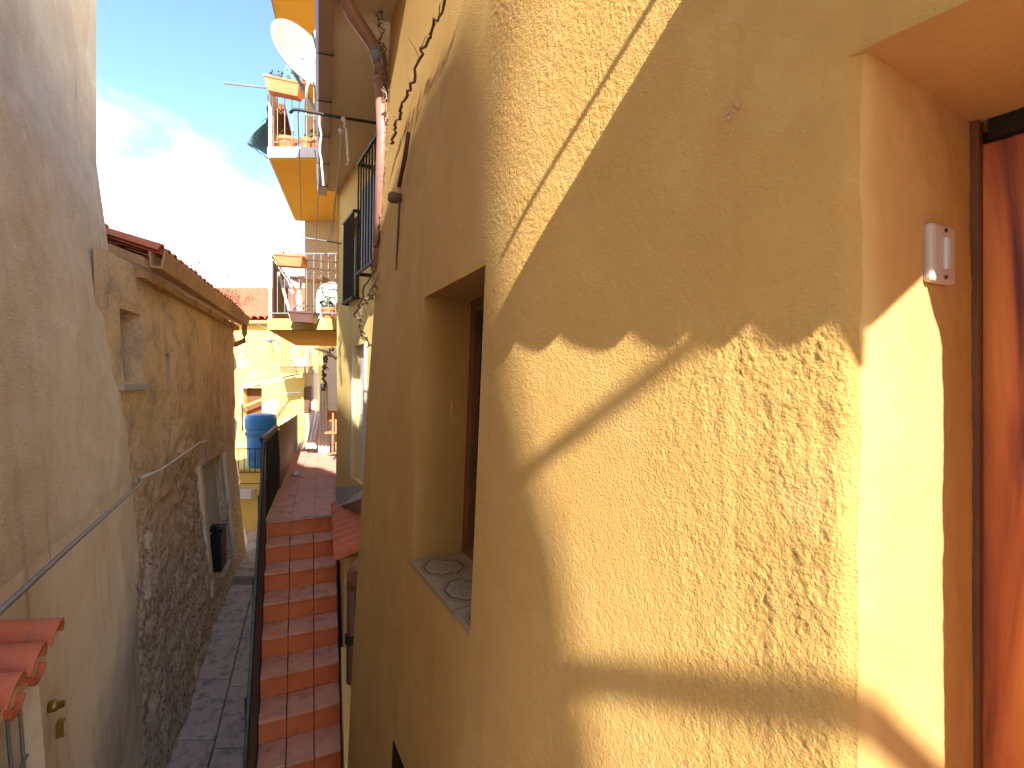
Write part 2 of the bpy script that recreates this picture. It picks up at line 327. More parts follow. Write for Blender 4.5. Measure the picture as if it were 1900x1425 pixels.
# ============================================================ NEAR YELLOW HOUSE (right)
house = thing('yellow_house', 'yellow rough-plastered house wall filling the right side, with tall narrow window and wooden door', 'house', (.5, .72, -3.4))
T1, T2 = 37.0, 26.3
C0 = np.array([.496, .72]); d1 = np.array([-math.sin(R(T1)), math.cos(R(T1))]); d2 = np.array([-math.sin(R(T2)), math.cos(R(T2))])
SB = .882; B0 = C0+d1*SB
def path(S):
    # smooth convex bend at SB
    w = .16; k = np.clip((S-SB+w)/(2*w), 0, 1); I = np.where(S < SB-w, 0, np.where(S > SB+w, S-SB, w*k*k*1.0))
    x = C0[0]+d1[0]*S+(d2[0]-d1[0])*I; y = C0[1]+d1[1]*S+(d2[1]-d1[1])*I; return x, y
SE = SB+1.93   # far corner
def hpos(S, H, D):
    x, y = path(S); k = sstep((S-SB+.25)/.5); nx = math.cos(R(T1))*(1-k)+math.cos(R(T2))*k; ny = math.sin(R(T1))*(1-k)+math.sin(R(T2))*k
    q = D+(.012+.026*k+.024*sstep((S-1.6)/1.3)*np.where(H > 0, 1, .35))*H+.03*np.sin(H*1.1+.6)*k*.4
    return x+nx*q, y+ny*q, H+0*S
def hn(S, H):
    k = sstep((S-SB+.25)/.5); return -(math.cos(R(T1))*(1-k)+math.cos(R(T2))*k), -(math.sin(R(T1))*(1-k)+math.sin(R(T2))*k)
WS0 = SB+.150; WS1 = WS0+.655
WIN = (WS0, WS1, -.745, .365, .27)
LOWW = (1.36, 1.84, -2.5, -1.56, .06)
def plaster(S, H):
    big = sstep((.46-S)/.30)*sstep((.14-H)/.06)                      # coarse trowelled render by the doorway
    up = sstep((H-.22)/.3)*sstep((S-.15)/.25)
    smooth = np.exp(-(((S-.50)/.16)**2+((H+.20)/.22)**2))
    far = sstep((S-SB-.05)/.35)
    u = S+.006*(vn(S/.02, H/.02, 11)-.5); v = H+.006*(vn(S/.02, H/.02, 12)-.5)
    n = vn(u/.0054, v/.0070, 1)*.62+vn(u/.0034, v/.004, 2)*.25+vn(u/.013, v/.022, 3)*.33
    g = np.clip(n-.42, -.1, .45)
    amp = (.0022+0.0022*big*(.35+1.2*vn(S/.05, H/.12, 15))+.0014*up)*(.55+.9*fbm(S/.14, H/.2, 17, 3))
    amp = amp*(1-.70*smooth)*(1-.72*far)
    streak = (vn(S/.022, H/.14, 5)-.5)*.0022*big
    return amp*g+streak+(fbm(S/.25, H/.3, 7)-.5)*.004*(1-.75*far)+(fbm(S/.9, H/.8, 8, 2)-.5)*.010*(1-.6*far)
LH = .472                                                           # lintel height of the doorway recess
JD = np.array([.292, .160]); JL = float(np.hypot(*JD)); jd = JD/JL
def cornerwarp(V):
    d = np.hypot(V[:, 0]-C0[0], V[:, 1]-C0[1]); r = .045
    w = np.clip(1-d/r, 0, 1)**2*sstep((LH+.03-V[:, 2])/.06)
    bis = np.array([.20, .98]); V[:, 0] += bis[0]*w*r*.36; V[:, 1] += bis[1]*w*r*.36
    # slow wobble shared by every sheet so that seams stay closed
    wx = (.003*np.sin(V[:, 2]*7.3+1)+.0022*np.sin(V[:, 2]*23+V[:, 1]*5)+.0012*np.sin(V[:, 2]*61))*np.exp(-(d/.12)**2); V[:, 0] += wx; V[:, 1] += wx*.4
    return V
SSN = np.concatenate([cuts(0, .56, .0029, []), cuts(.56, WS0, .0040, [])[1:], cuts(WS0, WS1, .0075, [])[1:], cuts(WS1, SE, .0085, [])[1:]])
surface('wall', 'plaster', house, hpos, hn, (0, SE), (-1.05, 1.5), 0, .0034, [WIN], plaster, .02, True, cornerwarp, SSN)
surface('wall', 'plaster', house, hpos, hn, (0, SE), (1.5, 3.1), .03, .03, [], plaster, .02, True, cornerwarp)
surface('wall', 'plaster', house, hpos, hn, (0, SE), (-3.45, -1.05), .02, .02, [LOWW], plaster, .02, True, cornerwarp)
# wall above the door and on behind the camera
surface('wall', 'plaster', house, hpos, hn, (-.78, 0), (LH, 1.6), .012, .012, [], plaster, .02, True, cornerwarp)
surface('wall', 'plaster', house, hpos, hn, (-4.5, -.78), (-3.45, 3.1), .05, .05, [], plaster, .02, True, cornerwarp)
surface('wall', 'plaster', house, hpos, hn, (-.78, 0), (1.6, 3.1), .05, .05, [], plaster, .02, True, cornerwarp)
surface('wall', 'plaster', house, hpos, hn, (-.78, 0), (-3.45, -1.62), .05, .05, [], plaster, .02, True, cornerwarp)
# far return of the house, hidden from here but there
fx, fy = path(np.array([SE])); fx, fy = float(fx[0]), float(fy[0])
MB().add([hp for hp in [tuple(float(q[0]) for q in hpos(np.array([SE]), np.array([h]), np.array([0.]))) for h in np.linspace(-3.45, 3.1, 24)]]
         + [(fx+2.2, fy-1.0, h) for h in np.linspace(-3.45, 3.1, 24)], [(i+1, i, 24+i, 25+i) for i in range(23)]).build('wall', 'plaster', house)
rq = [tuple(float(q[0]) for q in hpos(np.array([a_]), np.array([3.1]), np.array([.0]))) for a_ in (-4.5, 0, SB, SE)]
MB().add([Vector(p) for p in rq]+[(fx+2.2, fy-1.0, 3.5), (5.2, -3.5, 3.5)], [(0, 1, 2, 3, 4, 5)]).build('roof', 'tile', house)
# doorway recess: jamb, lintel underside, opposite jamb
def jpos(S, H, D): q = .012*H*(1-S/(JL+.02)); return C0[0]+jd[0]*S+.006*np.sin(H*3)*S/JL+math.cos(R(T1))*q, C0[1]+jd[1]*S+.02*S*np.sin(H*2.1)+math.sin(R(T1))*q, H+0*S
jn = lambda S, H: (jd[1], -jd[0])
def jdisp(S, H): return (fbm(S/.05, H/.07, 21)-.5)*.006+(fbm(S/.014, H/.016, 22)-.5)*.0022
surface('door_jamb', 'jamb', house, jpos, jn, (0, JL+.02), (-1.62, LH+.03), .008, .008, [], jdisp, .02, True, cornerwarp)
d3 = np.array([.539, -.843])
D0 = C0+JD
DW = .60
C1 = C0-d1*DW; D1 = D0+d3*DW*.98
def spos(S, H, D):
    S = S*1.06-.03; H = H*1.0          # lintel underside; S across the opening, H into the wall 0..1
    a = C0-d1*0; x0 = C0[0]+(C1[0]-C0[0])*S; y0 = C0[1]+(C1[1]-C0[1])*S; x1 = D0[0]+(D1[0]-D0[0])*S; y1 = D0[1]+(D1[1]-D0[1])*S
    return x0+(x1-x0)*H, y0+(y1-y0)*H, LH-.02*H-.003*np.sin(S*20)*H+0*S
surface('door_lintel', 'jamb', house, spos, jn, (0, 1), (0, 1.35), .03, .03, [], None, .02, True, cornerwarp)
surface('door_jamb', 'jamb', house, lambda S, H, D: (C1[0]+(D1[0]-C1[0])*S, C1[1]+(D1[1]-C1[1])*S, H+0*S), jn, (0, 1), (-1.62, LH), .2, .1, [], None, .02, True, cornerwarp)
# door
dn3 = Vector((-.843, -.539, 0)); dv = Vector((d3[0], d3[1], 0)); DT = .449
door = MB().box(Vector((D0[0], D0[1], 0))+dv*.40-dn3*.075+Z*((DT-1.62)/2), (.92, .02, DT+1.62), dv, dn3).build('door', 'dark', house)
MB().box(Vector((D0[0], D0[1], 0))+dv*.005-dn3*.012+Z*((DT-1.62)/2), (.012, .02, DT+1.62), dv, dn3).build('door_frame', 'brownwood', door)
for k, (w0, w1) in enumerate([(-.03, .098), (.101, .24), (.243, .38), (.383, .52), (.523, .66), (.663, .80)]):
    MB().box(Vector((D0[0], D0[1], 0))+dv*((w0+w1)/2)-dn3*(.030+.006*(k == 0))+Z*((DT-.035-1.6)/2), (w1-w0, .03, DT-.035+1.6), dv, dn3).build('door_board', 'wood', door, bevel=.004)
MB().box(Vector((D0[0], D0[1], 0))+dv*.42-dn3*.018+Z*(DT-.017), (.80, .02, .034), dv, dn3).build('door_frame', 'dark', door)
# lumps and a broken fixing left in the plaster
pl = lambda s, h: Vector([float(q[0]) for q in hpos(np.array([s]), np.array([h]), np.array([0.]))])
# window in the tall recess
wn = Vector((math.cos(R(T2)), math.sin(R(T2)), 0)); wd = Vector((d2[0], d2[1], 0))
wc = (pl(WS0, 0)+pl(WS1, 0))/2; wc.z = 0
def wp(u, dpt, h): return wc+wd*u+wn*(dpt+.04*h)+Z*h
win = MB().slab([wp(-.34, .25, -.76), wp(.34, .25, -.76), wp(.34, .25, .38), wp(-.34, .25, .38)], wn*.02).build('window', 'glass', house)
for (u0, u1, h0, h1) in [(-.34, -.27, -.75, .37), (.27, .34, -.75, .37), (-.27, .27, -.75, -.69), (-.27, .27, .31, .37), (-.02, .02, -.69, .31)]:
    MB().slab([wp(u0, .215, h0), wp(u1, .215, h0), wp(u1, .215, h1), wp(u0, .215, h1)], wn*.03).build('window_frame', 'brownwood', win)
# sill of two and a half patterned tiles
so_, st = -.765, .018
for (u0, u1) in [(-.34, -.19), (-.185, .065), (.07, .32), (.325, .35)]:
    for (q0, q1) in [(-.010, .10), (.104, .245)]:
        qd = [wp(u0, q0, -.738), wp(u1, q0, -.738), wp(u1, q1, -.728), wp(u0, q1, -.728)]
        mb = MB().slab(qd, (0, 0, -st)); um = (.0 if u0 > -.3 else .3); ux = (1 if u1-u0 > .1 else .15)
        vv = (.0, .62) if q0 < 0 else (.62, 1.2)
        mb.uv = [(um, vv[0]), (ux, vv[0]), (ux, vv[1]), (um, vv[1])]*2
        mb.build('sill_tile', 'sill', house)
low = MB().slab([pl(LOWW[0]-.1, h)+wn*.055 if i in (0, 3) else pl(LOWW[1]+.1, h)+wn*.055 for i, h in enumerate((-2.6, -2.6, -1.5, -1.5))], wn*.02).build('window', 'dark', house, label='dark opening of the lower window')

MB().slab([pl(LOWW[1]-.004, -2.45)-wn*.002, pl(LOWW[1]-.004, -2.45)+wn*.06, pl(LOWW[1]-.004, -1.57)+wn*.06, pl(LOWW[1]-.004, -1.57)-wn*.002], wd*-.03).build('window_frame', 'dark', low)  # dark sheet on the reveal, standing in for the unlit interior; not a frame
# switch plate on the jamb
sp = thing('switch_plate', 'small ivory switch plate with a narrow rocker on the orange door jamb', 'switch', (C0[0]+jd[0]*.235, C0[1]+jd[1]*.235, .19))
sc = Vector((C0[0]+jd[0]*.205, C0[1]+jd[1]*.205, .205)); je = Vector((jd[0], jd[1], 0)); jo = Vector((jd[1], -jd[0], 0))
MB().box(sc+jo*.006, (.078, .016, .092), je, -jo).build('plate', 'switch', sp, bevel=.006)
MB().box(sc+jo*.016, (.013, .006, .05), je, -jo).build('rocker', 'white', sp, bevel=.002)
for dz in (.037, -.037): MB().lathe(sc+jo*.013+Z*dz, [(.0035, 0), (.0035, .003)], 8, jo).build('screw', 'rust', sp)

# mortar lump with a hole
lump = thing('mortar_lump', 'small broken lump of brown mortar stuck on the shaded yellow wall', 'mortar', pl(.20, .472))
base = pl(.20, .472)
for k in range(7):
    c = base+Vector((-.6, .8, 0))*(k*.0035-.012)+Z*(random.uniform(-.010, .010)-.001*k)
    r = random.uniform(.004, .008)
    MB().lathe(c+Vector((-.8, -.6, 0))*.001, [(r*.3, -r), (r, -r*.3), (r*.9, r*.4), (r*.2, r)], 7, Vector((random.uniform(-1, 1), random.uniform(-1, 1), .6)).normalized()).build('mortar_crumb', 'clay', lump, smooth=True)

# ---------------- iron bar with bracket on the far part of the wall
def onwall(X, Y, off=.0):
    """point on the near house wall where the sight line through (X, Y) meets it, off metres proud"""
    best = None
    for s in np.linspace(0, SE, 500):
        x, y, z = [float(q) for q in hpos(np.float64(s), np.float64(0), np.float64(0))]
        if y <= 0: continue
        h = (712.5-Y)/950*y; x, y, z = [float(q) for q in hpos(np.float64(s), np.float64(h), np.float64(0))]; e = abs(x/y-(X-950)/950)
        if best is None or e < best[0]: best = (e, Vector((x, y, h)), s)
    a, b = hn(np.float64(best[2]), 0); return best[1]+Vector((float(a), float(b), 0))*off
bar = thing('iron_bar', 'thin rusty iron bar with a wooden knob upright on the yellow wall', 'iron bar', onwall(748, 365))
MB().tube([onwall(770, 243, .03), onwall(762, 290, .028), onwall(751, 345, .03)], [.010, .011, .010], 8).build('rod', 'rust', bar, smooth=True)
MB().tube([onwall(749, 372, .02), onwall(743, 430, .012), onwall(737, 500, .006)], [.006, .006, .003], 6).build('lower_rod', 'rust', bar, smooth=True)
MB().lathe(onwall(744, 366, .0), [(.022, 0), (.028, .03), (.028, .055), (.02, .065)], 12, Vector((-.85, -.5, 0)).normalized()).build('knob', 'darkvine', bar, smooth=True)
MB().box(onwall(744, 345, .006), (.035, .02, .07), wd).build('wedge', 'clay', bar)

# ---------------- dry vines
def twigpath(pts, n=14, j=.012, seed=1):
    rr = random.Random(seed); out = []
    for p, q in zip(pts, pts[1:]):
        for k in range(n): out.append(p.lerp(q, k/n)+Vector([rr.uniform(-j, j) for _ in range(3)]))
    return out+[pts[-1]]
def vine(label, pts, r, mt, seed, group='dry vine stems on the house walls', twigs=14, j=.012):
    t = thing('dry_vine', label, 'vine', pts[0], group); rr = random.Random(seed)
    P = twigpath(pts, 14, j, seed); n = len(P)
    MB().tube(P, [r*(1-.5*i/n)*rr.uniform(.8, 1.2) for i in range(n)], 6).build('stem', mt, t, smooth=True)
    tw = MB()
    for k in range(twigs):
        a = P[rr.randrange(n)]; d = Vector([rr.uniform(-1, 1), rr.uniform(-1, .2), rr.uniform(-.6, 1)]).normalized()*rr.uniform(.03, .09)
        tw.tube([a, a+d*.5+Vector((0, 0, .01)), a+d], [r*.35, r*.28, r*.1], 4)
    tw.build('twigs', mt, t, kind='stuff')
    return t
vine('dark bare vine stem slanting across the top of the yellow wall, its shadow beside it', [onwall(738, 262, .03), onwall(757, 195, .035), onwall(800, 95, .04), onwall(852, -10, .045), onwall(885, -90, .05)], .008, 'darkvine', 3, None, 10)

# ---------------- tiled hood over the door (above the picture), it throws the scalloped shade
n_out = Vector((-math.cos(R(T1)), -math.sin(R(T1)), 0)); n_al = Vector((d1[0], d1[1], 0)); Cv = Vector((C0[0], C0[1], 0))
Es = Cv+n_al*.90+Z*.165; E = Es+SD*1.25
sE = (E-Cv).dot(n_al); pE = (E-Cv).dot(n_out); hW = .275+.762*(.836-sE)
hood = thing('door_hood', 'small terracotta tiled hood on the wall above the wooden door', 'canopy', Cv+n_al*sE+Z*hW)
def hp(s, p, dz=0): return Cv+n_al*s+n_out*p+Z*(hW+(E.z-hW)*p/pE+dz-.05*(sE-s)*p/pE)
HL = sE+1.00
MB().slab([hp(sE, 0, .02), hp(sE-HL, 0, .02), hp(sE-HL, pE-.004, -.012), hp(sE, pE-.004, -.012)], (0, 0, .02)).build('board', 'brownwood', hood)
sc_ = MB(); ns_s = 150; rr_ = random.Random(8)  # added strip, out of view, cut so the hood's shadow comes out scalloped
for i in range(ns_s+1):
    s_ = sE-HL*i/ns_s; ph = (sE-s_)/.150+.28*math.sin((sE-s_)*9)
    lo = -.016-.046*abs(math.sin(math.pi*ph))**.8-.004*math.sin((sE-s_)*31)
    sc_.v += [tuple(hp(s_, pE, .03)), tuple(hp(s_, pE, lo)), tuple(hp(s_, pE+.006, lo)), tuple(hp(s_, pE+.006, .03))]
for i in range(ns_s):
    a_ = 4*i; sc_.f += [(a_+j, a_+(j+1) % 4, a_+4+(j+1) % 4, a_+4+j) for j in range(4)]
sc_.build('scallop_shade_strip', 'gutter', hood)
k = 0; s = sE-.07
while s > sE-HL:
    w = random.uniform(-.006, .006)
    MB().halfpipe(hp(s, 0, .085), hp(s, pE+w, .050), .062, .070, (0, 0, -1), .012, 8, 175).build('pan_tile', 'tile', hood)
    MB().halfpipe(hp(s-.078, 0, .065), hp(s-.078, pE-.03+w, .035), .055, .048, (0, 0, 1), .012, 6, 170).build('cover_tile', 'tile', hood)
    s -= .156
rod = thing('iron_rod', 'thin iron rod sticking out of the yellow wall above the door hood', 'iron bar', Cv+n_al*-.468+Z*1.40)
MB().tube([Cv+n_al*-.468+Z*1.40-n_out*.04, Cv+n_al*-.468+n_out*.53+Z*1.356], .0085, 8).build('rod', 'iron', rod)

# ---------------- landing under the camera
ld = MB().slab([(-1.0, -4.0, -1.6), (3.0, -4.0, -1.6), (.9, 1.2, -1.6), (-.75, 1.25, -1.6)], (0, 0, -.25)).build('landing', 'floor_red', kind='structure')

# ---------------- unseen house behind the camera, outline shaped to shade alley and walls
bh = thing('blocker_house', 'tall unseen plastered house behind the landing, outline shaped to shade the alley', 'house', (-1, -4, -3.4))
sil = [(-5.2, -3.4), (-5.2, 8.6), (-1.18, 8.6), (-1.12, 10.2), (-.68, 10.2), (-.62, 8.3), (-.1, 7.62), (.15, 7.55), (.5, 7.1), (.627, 6.81), (.739, 6.5), (.87, 6.1), (1.188, 5.895), (1.313, 5.6), (1.395, 5.36), (1.416, 5.22), (1.440, 4.8), (1.430, 4.4), (1.435, 4.04), (1.446, 3.78), (1.475, 3.5), (1.512, 3.27), (1.53, 3.0), (1.555, 2.75), (1.56, -3.4)]
n = len(sil)
MB().add([(x, -4, z) for x, z in sil]+[(x-1.0, -8, z+.3) for x, z in sil], [tuple(range(n))]+[tuple(range(2*n-1, n-1, -1))]+[(i, (i+1) % n, n+(i+1) % n, n+i) for i in range(n)]).build('wall', 'oldbeige', bh)
for i, (x, z) in enumerate([(-2.5, 0), (-2.5, 3.6), (-.2, 3.6), (-.2, 0), (-2.5, 6.8)]):
    MB().box((x, -3.985, z), (.8, .06, 1.2)).build('window', 'brownwood', bh)
def pole(label, pa, pb, r, k, ext=.6):  # unseen, added behind the camera to cast soft shadow bands on the wall
    a = pa+SD*k; b = pb+SD*k; d = (b-a).normalized(); t = thing('pole', label, 'pole', a)
    MB().tube([a-d*ext, b+d*ext], r, 10).build('shaft', 'rust', t); return t
pw = lambda s, h: Cv+n_al*s+Z*h
pole('slanting pole added behind the landing to cast a soft shadow, thinner of the two', pw(.258, .085), pw(.711, -.195), .024, 5.6, .3)
pole('thick level pole added behind the landing to cast a soft shadow', pw(.0, -.465), pw(.62, -.69), .034, 5.4, .9)

# ============================================================ HOUSE B: pale house with eaves, grilles
T3 = 30.0; LB = 3.0; BX, BY = -2.05+LB*math.sin(R(T3)), 6-LB*math.cos(R(T3))
posB, nB, (bd, bn) = line((BX, BY), T3, lambda S, H: .012*H)
hb = thing('eaves_house', 'pale yellow house with wide eaves, brown gutter and window grilles beyond the near wall', 'house', (-2.05, 6, -3.4))
def sB(y): return (y-BY)/math.cos(R(T3))
def PB(s, h, d=0):
    q = posB(np.float64(s), np.float64(h), np.float64(d)); return Vector([float(x) for x in q])
hB = [(sB(4.05), sB(4.70), 1.0, 2.0, .18), (sB(5.12), sB(5.50), .86, 1.72, .18), (sB(4.86), sB(5.26), -.97, .39, .05)]
surface('wall', 'pale', hb, posB, nB, (0, LB), (-3.45, 2.3), .04, .04, hB, lambda S, H: (fbm(S/.3, H/.3, 31)-.5)*.02, .05)
fa = PB(LB, 0)
MB().add([(fa.x-.0, fa.y, -3.45), (fa.x+3, fa.y+1.2, -3.45), (fa.x+3, fa.y+1.2, 2.3), (fa.x, fa.y, 2.3)], [(0, 1, 2, 3)]).build('wall', 'pale', hb)
for i, (s0, s1, h0, h1, dp) in enumerate(hB):
    mt = 'glass' if i < 2 else 'white'; pg = (.13, .06, 0)[i]
    w = MB().slab([PB(s0-.02, h0-.02, dp), PB(s1+.02, h0-.02, dp), PB(s1+.02, h1+.02, dp), PB(s0-.02, h1+.02, dp)], bn*.02).build('window' if i < 2 else 'shutter_door', mt, hb)
    if i < 2:
        for h in (h0, h1): MB().tube([PB(s0-.02, h, .0), PB(s0-.02, h, -pg), PB(s1+.02, h, -pg), PB(s1+.02, h, 0)], .018, 6).build('grille_frame', 'iron', w)
        nn = 9
        for k in range(nn):
            s = s0+(s1-s0)*k/(nn-1); MB().tube([PB(s, h0, -pg), PB(s, h1, -pg)], .008, 5).build('grille_bar', 'iron', w)
        MB().slab([PB(s0, h0+.03, .03-pg), PB(s1, h0+.03, .03-pg), PB(s1, h1-.25, .03-pg), PB(s0, h1-.25, .03-pg)], bn*-.01).build('shutter_panel', 'greypaint', w)
    else:
        MB().slab([PB(s0-.05, h0, .0), PB(s0, h0, .0), PB(s0, h1, .0), PB(s0-.05, h1, 0)], bn*-.02).build('door_surround', 'white', w)
        MB().slab([PB(s1, h0, .0), PB(s1+.04, h0, .0), PB(s1+.04, h1, .0), PB(s1, h1, 0)], bn*-.02).build('door_surround', 'white', w)
# ledge below the shutter door
MB().slab([at(622, 905, 6.02), at(688, 897, 4.5), at(680, 922, 4.35), at(625, 941, 5.75)], (.03, .06, -.10)).build('mortar_ledge', 'cement', hb)
# roof with soffit
ev = [Vector((-.83, 2.45, 2.27)), Vector((-2.18, 6.02, 2.27))]
rf = MB().hexa([ev[0], ev[1], (3.5, 7.9, 2.30), (3.5, 2.45, 2.30)], [ev[0]+Z*.05, ev[1]+Z*.05, (3.5, 7.9, 3.6), (3.5, 2.45, 3.6)]).build('roof', 'soffit', hb)
ed = (ev[1]-ev[0]).normalized(); eo = Vector((-ed.y, ed.x, 0))
if eo.x > 0: eo = -eo
gt = MB()
pr = [(0, .0), (.0, -.10), (.09, -.10), (.11, .02), (.10, .02), (.082, -.088), (.012, -.088), (.012, 0)]
for p in (ev[0]-ed*.3, ev[1]+ed*.03): gt.v += [tuple(p+eo*(a+.0)+Z*(b+.05)) for a, b in pr]
m_ = len(pr); gt.f += [(i, (i+1) % m_, m_+(i+1) % m_, m_+i) for i in range(m_)]+[tuple(range(m_))[::-1], tuple(range(m_, 2*m_))]
gut = gt.build('gutter', 'gutter', hb)
for k in range(6):
    c = ev[0].lerp(ev[1], .12+k*.16)
    MB().tube([c+eo*.0+Z*.055, c+eo*-.002+Z*-.06, c+eo*.10+Z*-.06, c+eo*.125+Z*.07], .006, 5).build('gutter_bracket', 'iron', gut)
# downspout
dsp = thing('downspout', 'faded brown round downspout bending down from the eaves at the wall corner', 'drainpipe', at(703, 480, 3.25))
A_ = [at(628, -60, 2.95), at(640, 0, 2.98), at(655, 28, 3.0), at(698, 92, 3.18), at(705, 108, 3.2), at(706, 140, 3.2)]
MB().tube(A_, [.042, .042, .042, .040, .043, .043], 16).build('elbow', 'gutter', dsp, smooth=True)
MB().tube([at(706, 130, 3.2), at(710, 250, 3.2), at(703, 500, 3.2)], .036, 16).build('pipe', 'pinkpipe', dsp, smooth=True)
MB().tube([at(697, 88, 3.17), at(705, 118, 3.2)], .047, 16).build('coupling', 'greypaint', dsp, smooth=True)
MB().tube([at(706.5, 145, 3.2), at(707, 152, 3.2)], .042, 16).build('collar', 'pinkpipe', dsp, smooth=True)

# vines climbing at the corner of the two houses
cp = lambda X, Y, y=3.12: at(X, Y, y)
vine('pale tangled vine stem climbing beside the faded downspout', [cp(690, 560), cp(708, 490), cp(715, 400), cp(722, 330), cp(720, 250), cp(712, 180), cp(707, 110), cp(700, 40), cp(694, -30)], .007, 'vine', 11, 'dry vine stems climbing by the downspout', 40, .02)
vine('dark thin vine stem twisting up behind the faded downspout', [cp(660, 590, 3.5), cp(690, 500, 3.3), cp(706, 440), cp(716, 330), cp(724, 260), cp(730, 215), cp(722, 170), cp(712, 90), cp(703, 20)], .006, 'darkvine', 12, None, 40, .02)
vine('pale vine stem reaching down across the sunlit pale wall', [cp(713, 480), cp(693, 535, 3.5), cp(672, 570, 3.9), cp(668, 600, 4.0), cp(675, 625, 3.7), cp(692, 650, 3.3)], .007, 'vine', 13, None, 26, .02)

# ---------------- clothes line rack between two iron arms
rk = thing('clothes_line', 'clothes line of white cords strung between two iron arms below the eaves', 'clothes line', at(700, 232, 3.9))
MB().tube([at(702, 229, 3.95), at(620, 216, 3.75), at(552, 203, 3.6), at(543, 204, 3.6), at(538, 210, 3.6)], .011, 8).build('arm', 'iron', rk, smooth=True)
MB().tube([at(634, 452, 5.9), at(590, 445, 5.7), at(560, 441, 5.6)], .009, 6).build('arm', 'greypaint', rk, smooth=True)
for (X0, Y0, X1, Y1) in [(553, 205, 560, 441), (598, 212, 586, 444), (637, 243, 610, 446), (634, 243, 615, 446)]:
    a, b = at(X0, Y0, 3.7), at(X1, Y1, 5.75); MB().tube([a.lerp(b, t/8)-Z*(.05*math.sin(math.pi*t/8)) for t in range(9)], .0045, 4).build('cord', 'rope', rk)
for (X, Y) in [(594, 215), (637, 222), (632, 244)]:
    MB().lathe(at(X, Y, 3.72), [(.008, -.02), (.018, -.008), (.018, .01), (.008, .02)], 10).build('pulley', 'rope', rk, smooth=True)
for pts in ([(637, 222), (641, 240), (645, 290), (644, 306)], [(594, 215), (595, 300), (600, 345)]):
    MB().tube(twigpath([at(X, Y, 3.7) for X, Y in pts], 5, .006, 4), .008, 5).build('cord_end', 'rope', rk)

# ============================================================ STAIRS, TERRACE
NS = 11; RI = .18; GO = .27
bl = lambda y: -.57+(5.58-y)/2.58*.17
st = thing('staircase', 'steep red tiled outdoor staircase climbing to the terrace', 'stairs', yb(2.7, -.2, -3.4))
BR = .125
fz = lambda i: -1.45-RI*i
yy = lambda i: 5.58-GO*i
def sb(y, b, z=0): return yb(y+.43*(b+.2), b, z)
body = MB()
for i in range(NS):
    y0, y1 = yy(i), yy(i+1)
    q = [sb(y0, bl(y0)+.004), sb(y0, BR), sb(y0-GO-.0, BR), sb(y1, bl(y1)+.004)]
    body.slab([(v.x, v.y, fz(i+1)-.025) for v in q], (0, 0, -2.5))
body.build('stair_body', 'stairgrout', st)
for i in range(NS):
    y0, y1 = yy(i), yy(i+1); L0, L1 = bl(y0), bl(y1); jt = .004
    for k in range(3):
        f0, f1 = k/3, (k+1)/3
        e0, e1 = L0+(BR-L0)*f0+jt, L0+(BR-L0)*f1-jt
        q = [sb(y0, e0), sb(y0, e1)]
        off = UA*-.004*random.random()
        MB().slab([q[0]+Z*(fz(i)-.034)+off, q[1]+Z*(fz(i)-.034)+off, q[1]+Z*(fz(i+1)-.0)+off, q[0]+Z*(fz(i+1)-.0)+off], UA*.02).build('riser_tile', 'stair_red', st)
        g0, g1 = L1+(BR-L1)*f0+jt, L1+(BR-L1)*f1-jt
        q = [sb(y0-.002, e0), sb(y0-.002, e1), sb(y1-.022, g1), sb(y1-.022, g0)]; dz = random.uniform(-.002, .002)
        MB().slab([(v.x, v.y, fz(i+1)+dz) for v in q], (0, 0, -.026)).build('tread_tile', 'tread_red', st, bevel=.005)
# outer stringer of the stairs
q = MB()
for i in range(NS):
    y0, y1 = yy(i), yy(i+1)
    q.hexa([sb(y0, bl(y0)-.05, -3.5), sb(y0, bl(y0), -3.5), sb(y1, bl(y1), -3.5), sb(y1, bl(y1)-.05, -3.5)],
           [sb(y0, bl(y0)-.05, fz(i)-.0), sb(y0, bl(y0), fz(i)-.0), sb(y1, bl(y1), fz(i+1)-.0), sb(y1, bl(y1)-.05, fz(i+1))])
q.build('stringer', 'black', st)

tr = thing('terrace', 'raised terrace paved with dusty red tiles at the head of the stairs', 'terrace', yb(5.6, -.2, -3.4))
MB().hexa([sb(5.62, -.60, -3.5), sb(5.62, .9, -3.5), yb(13.2, 1.3, -3.5), yb(13.2, -.60, -3.5)], [sb(5.62, -.60, -1.475), sb(5.62, .9, -1.475), yb(13.2, 1.3, -1.475), yb(13.2, -.60, -1.475)]).build('terrace_body', 'pale', tr)
y = 5.58-.02; first = True
while y < 13.0:
    y2 = y+.30; b = -.57
    nb = 3 if y < 5.9 else 5
    for k in range(nb):
        b0 = -.57+k*.236; b1 = b0+.232
        if y < 5.9 and k == 2: b1 = BR
        dz = random.uniform(-.0015, .0015)
        MB().slab([sb(y, b0, -1.45+dz), sb(y, b1, -1.45+dz), sb(y2-.005, b1, -1.45+dz), sb(y2-.005, b0, -1.45+dz)], (0, 0, -.026)).build('floor_tile', 'floor_red', tr)
    y = y2

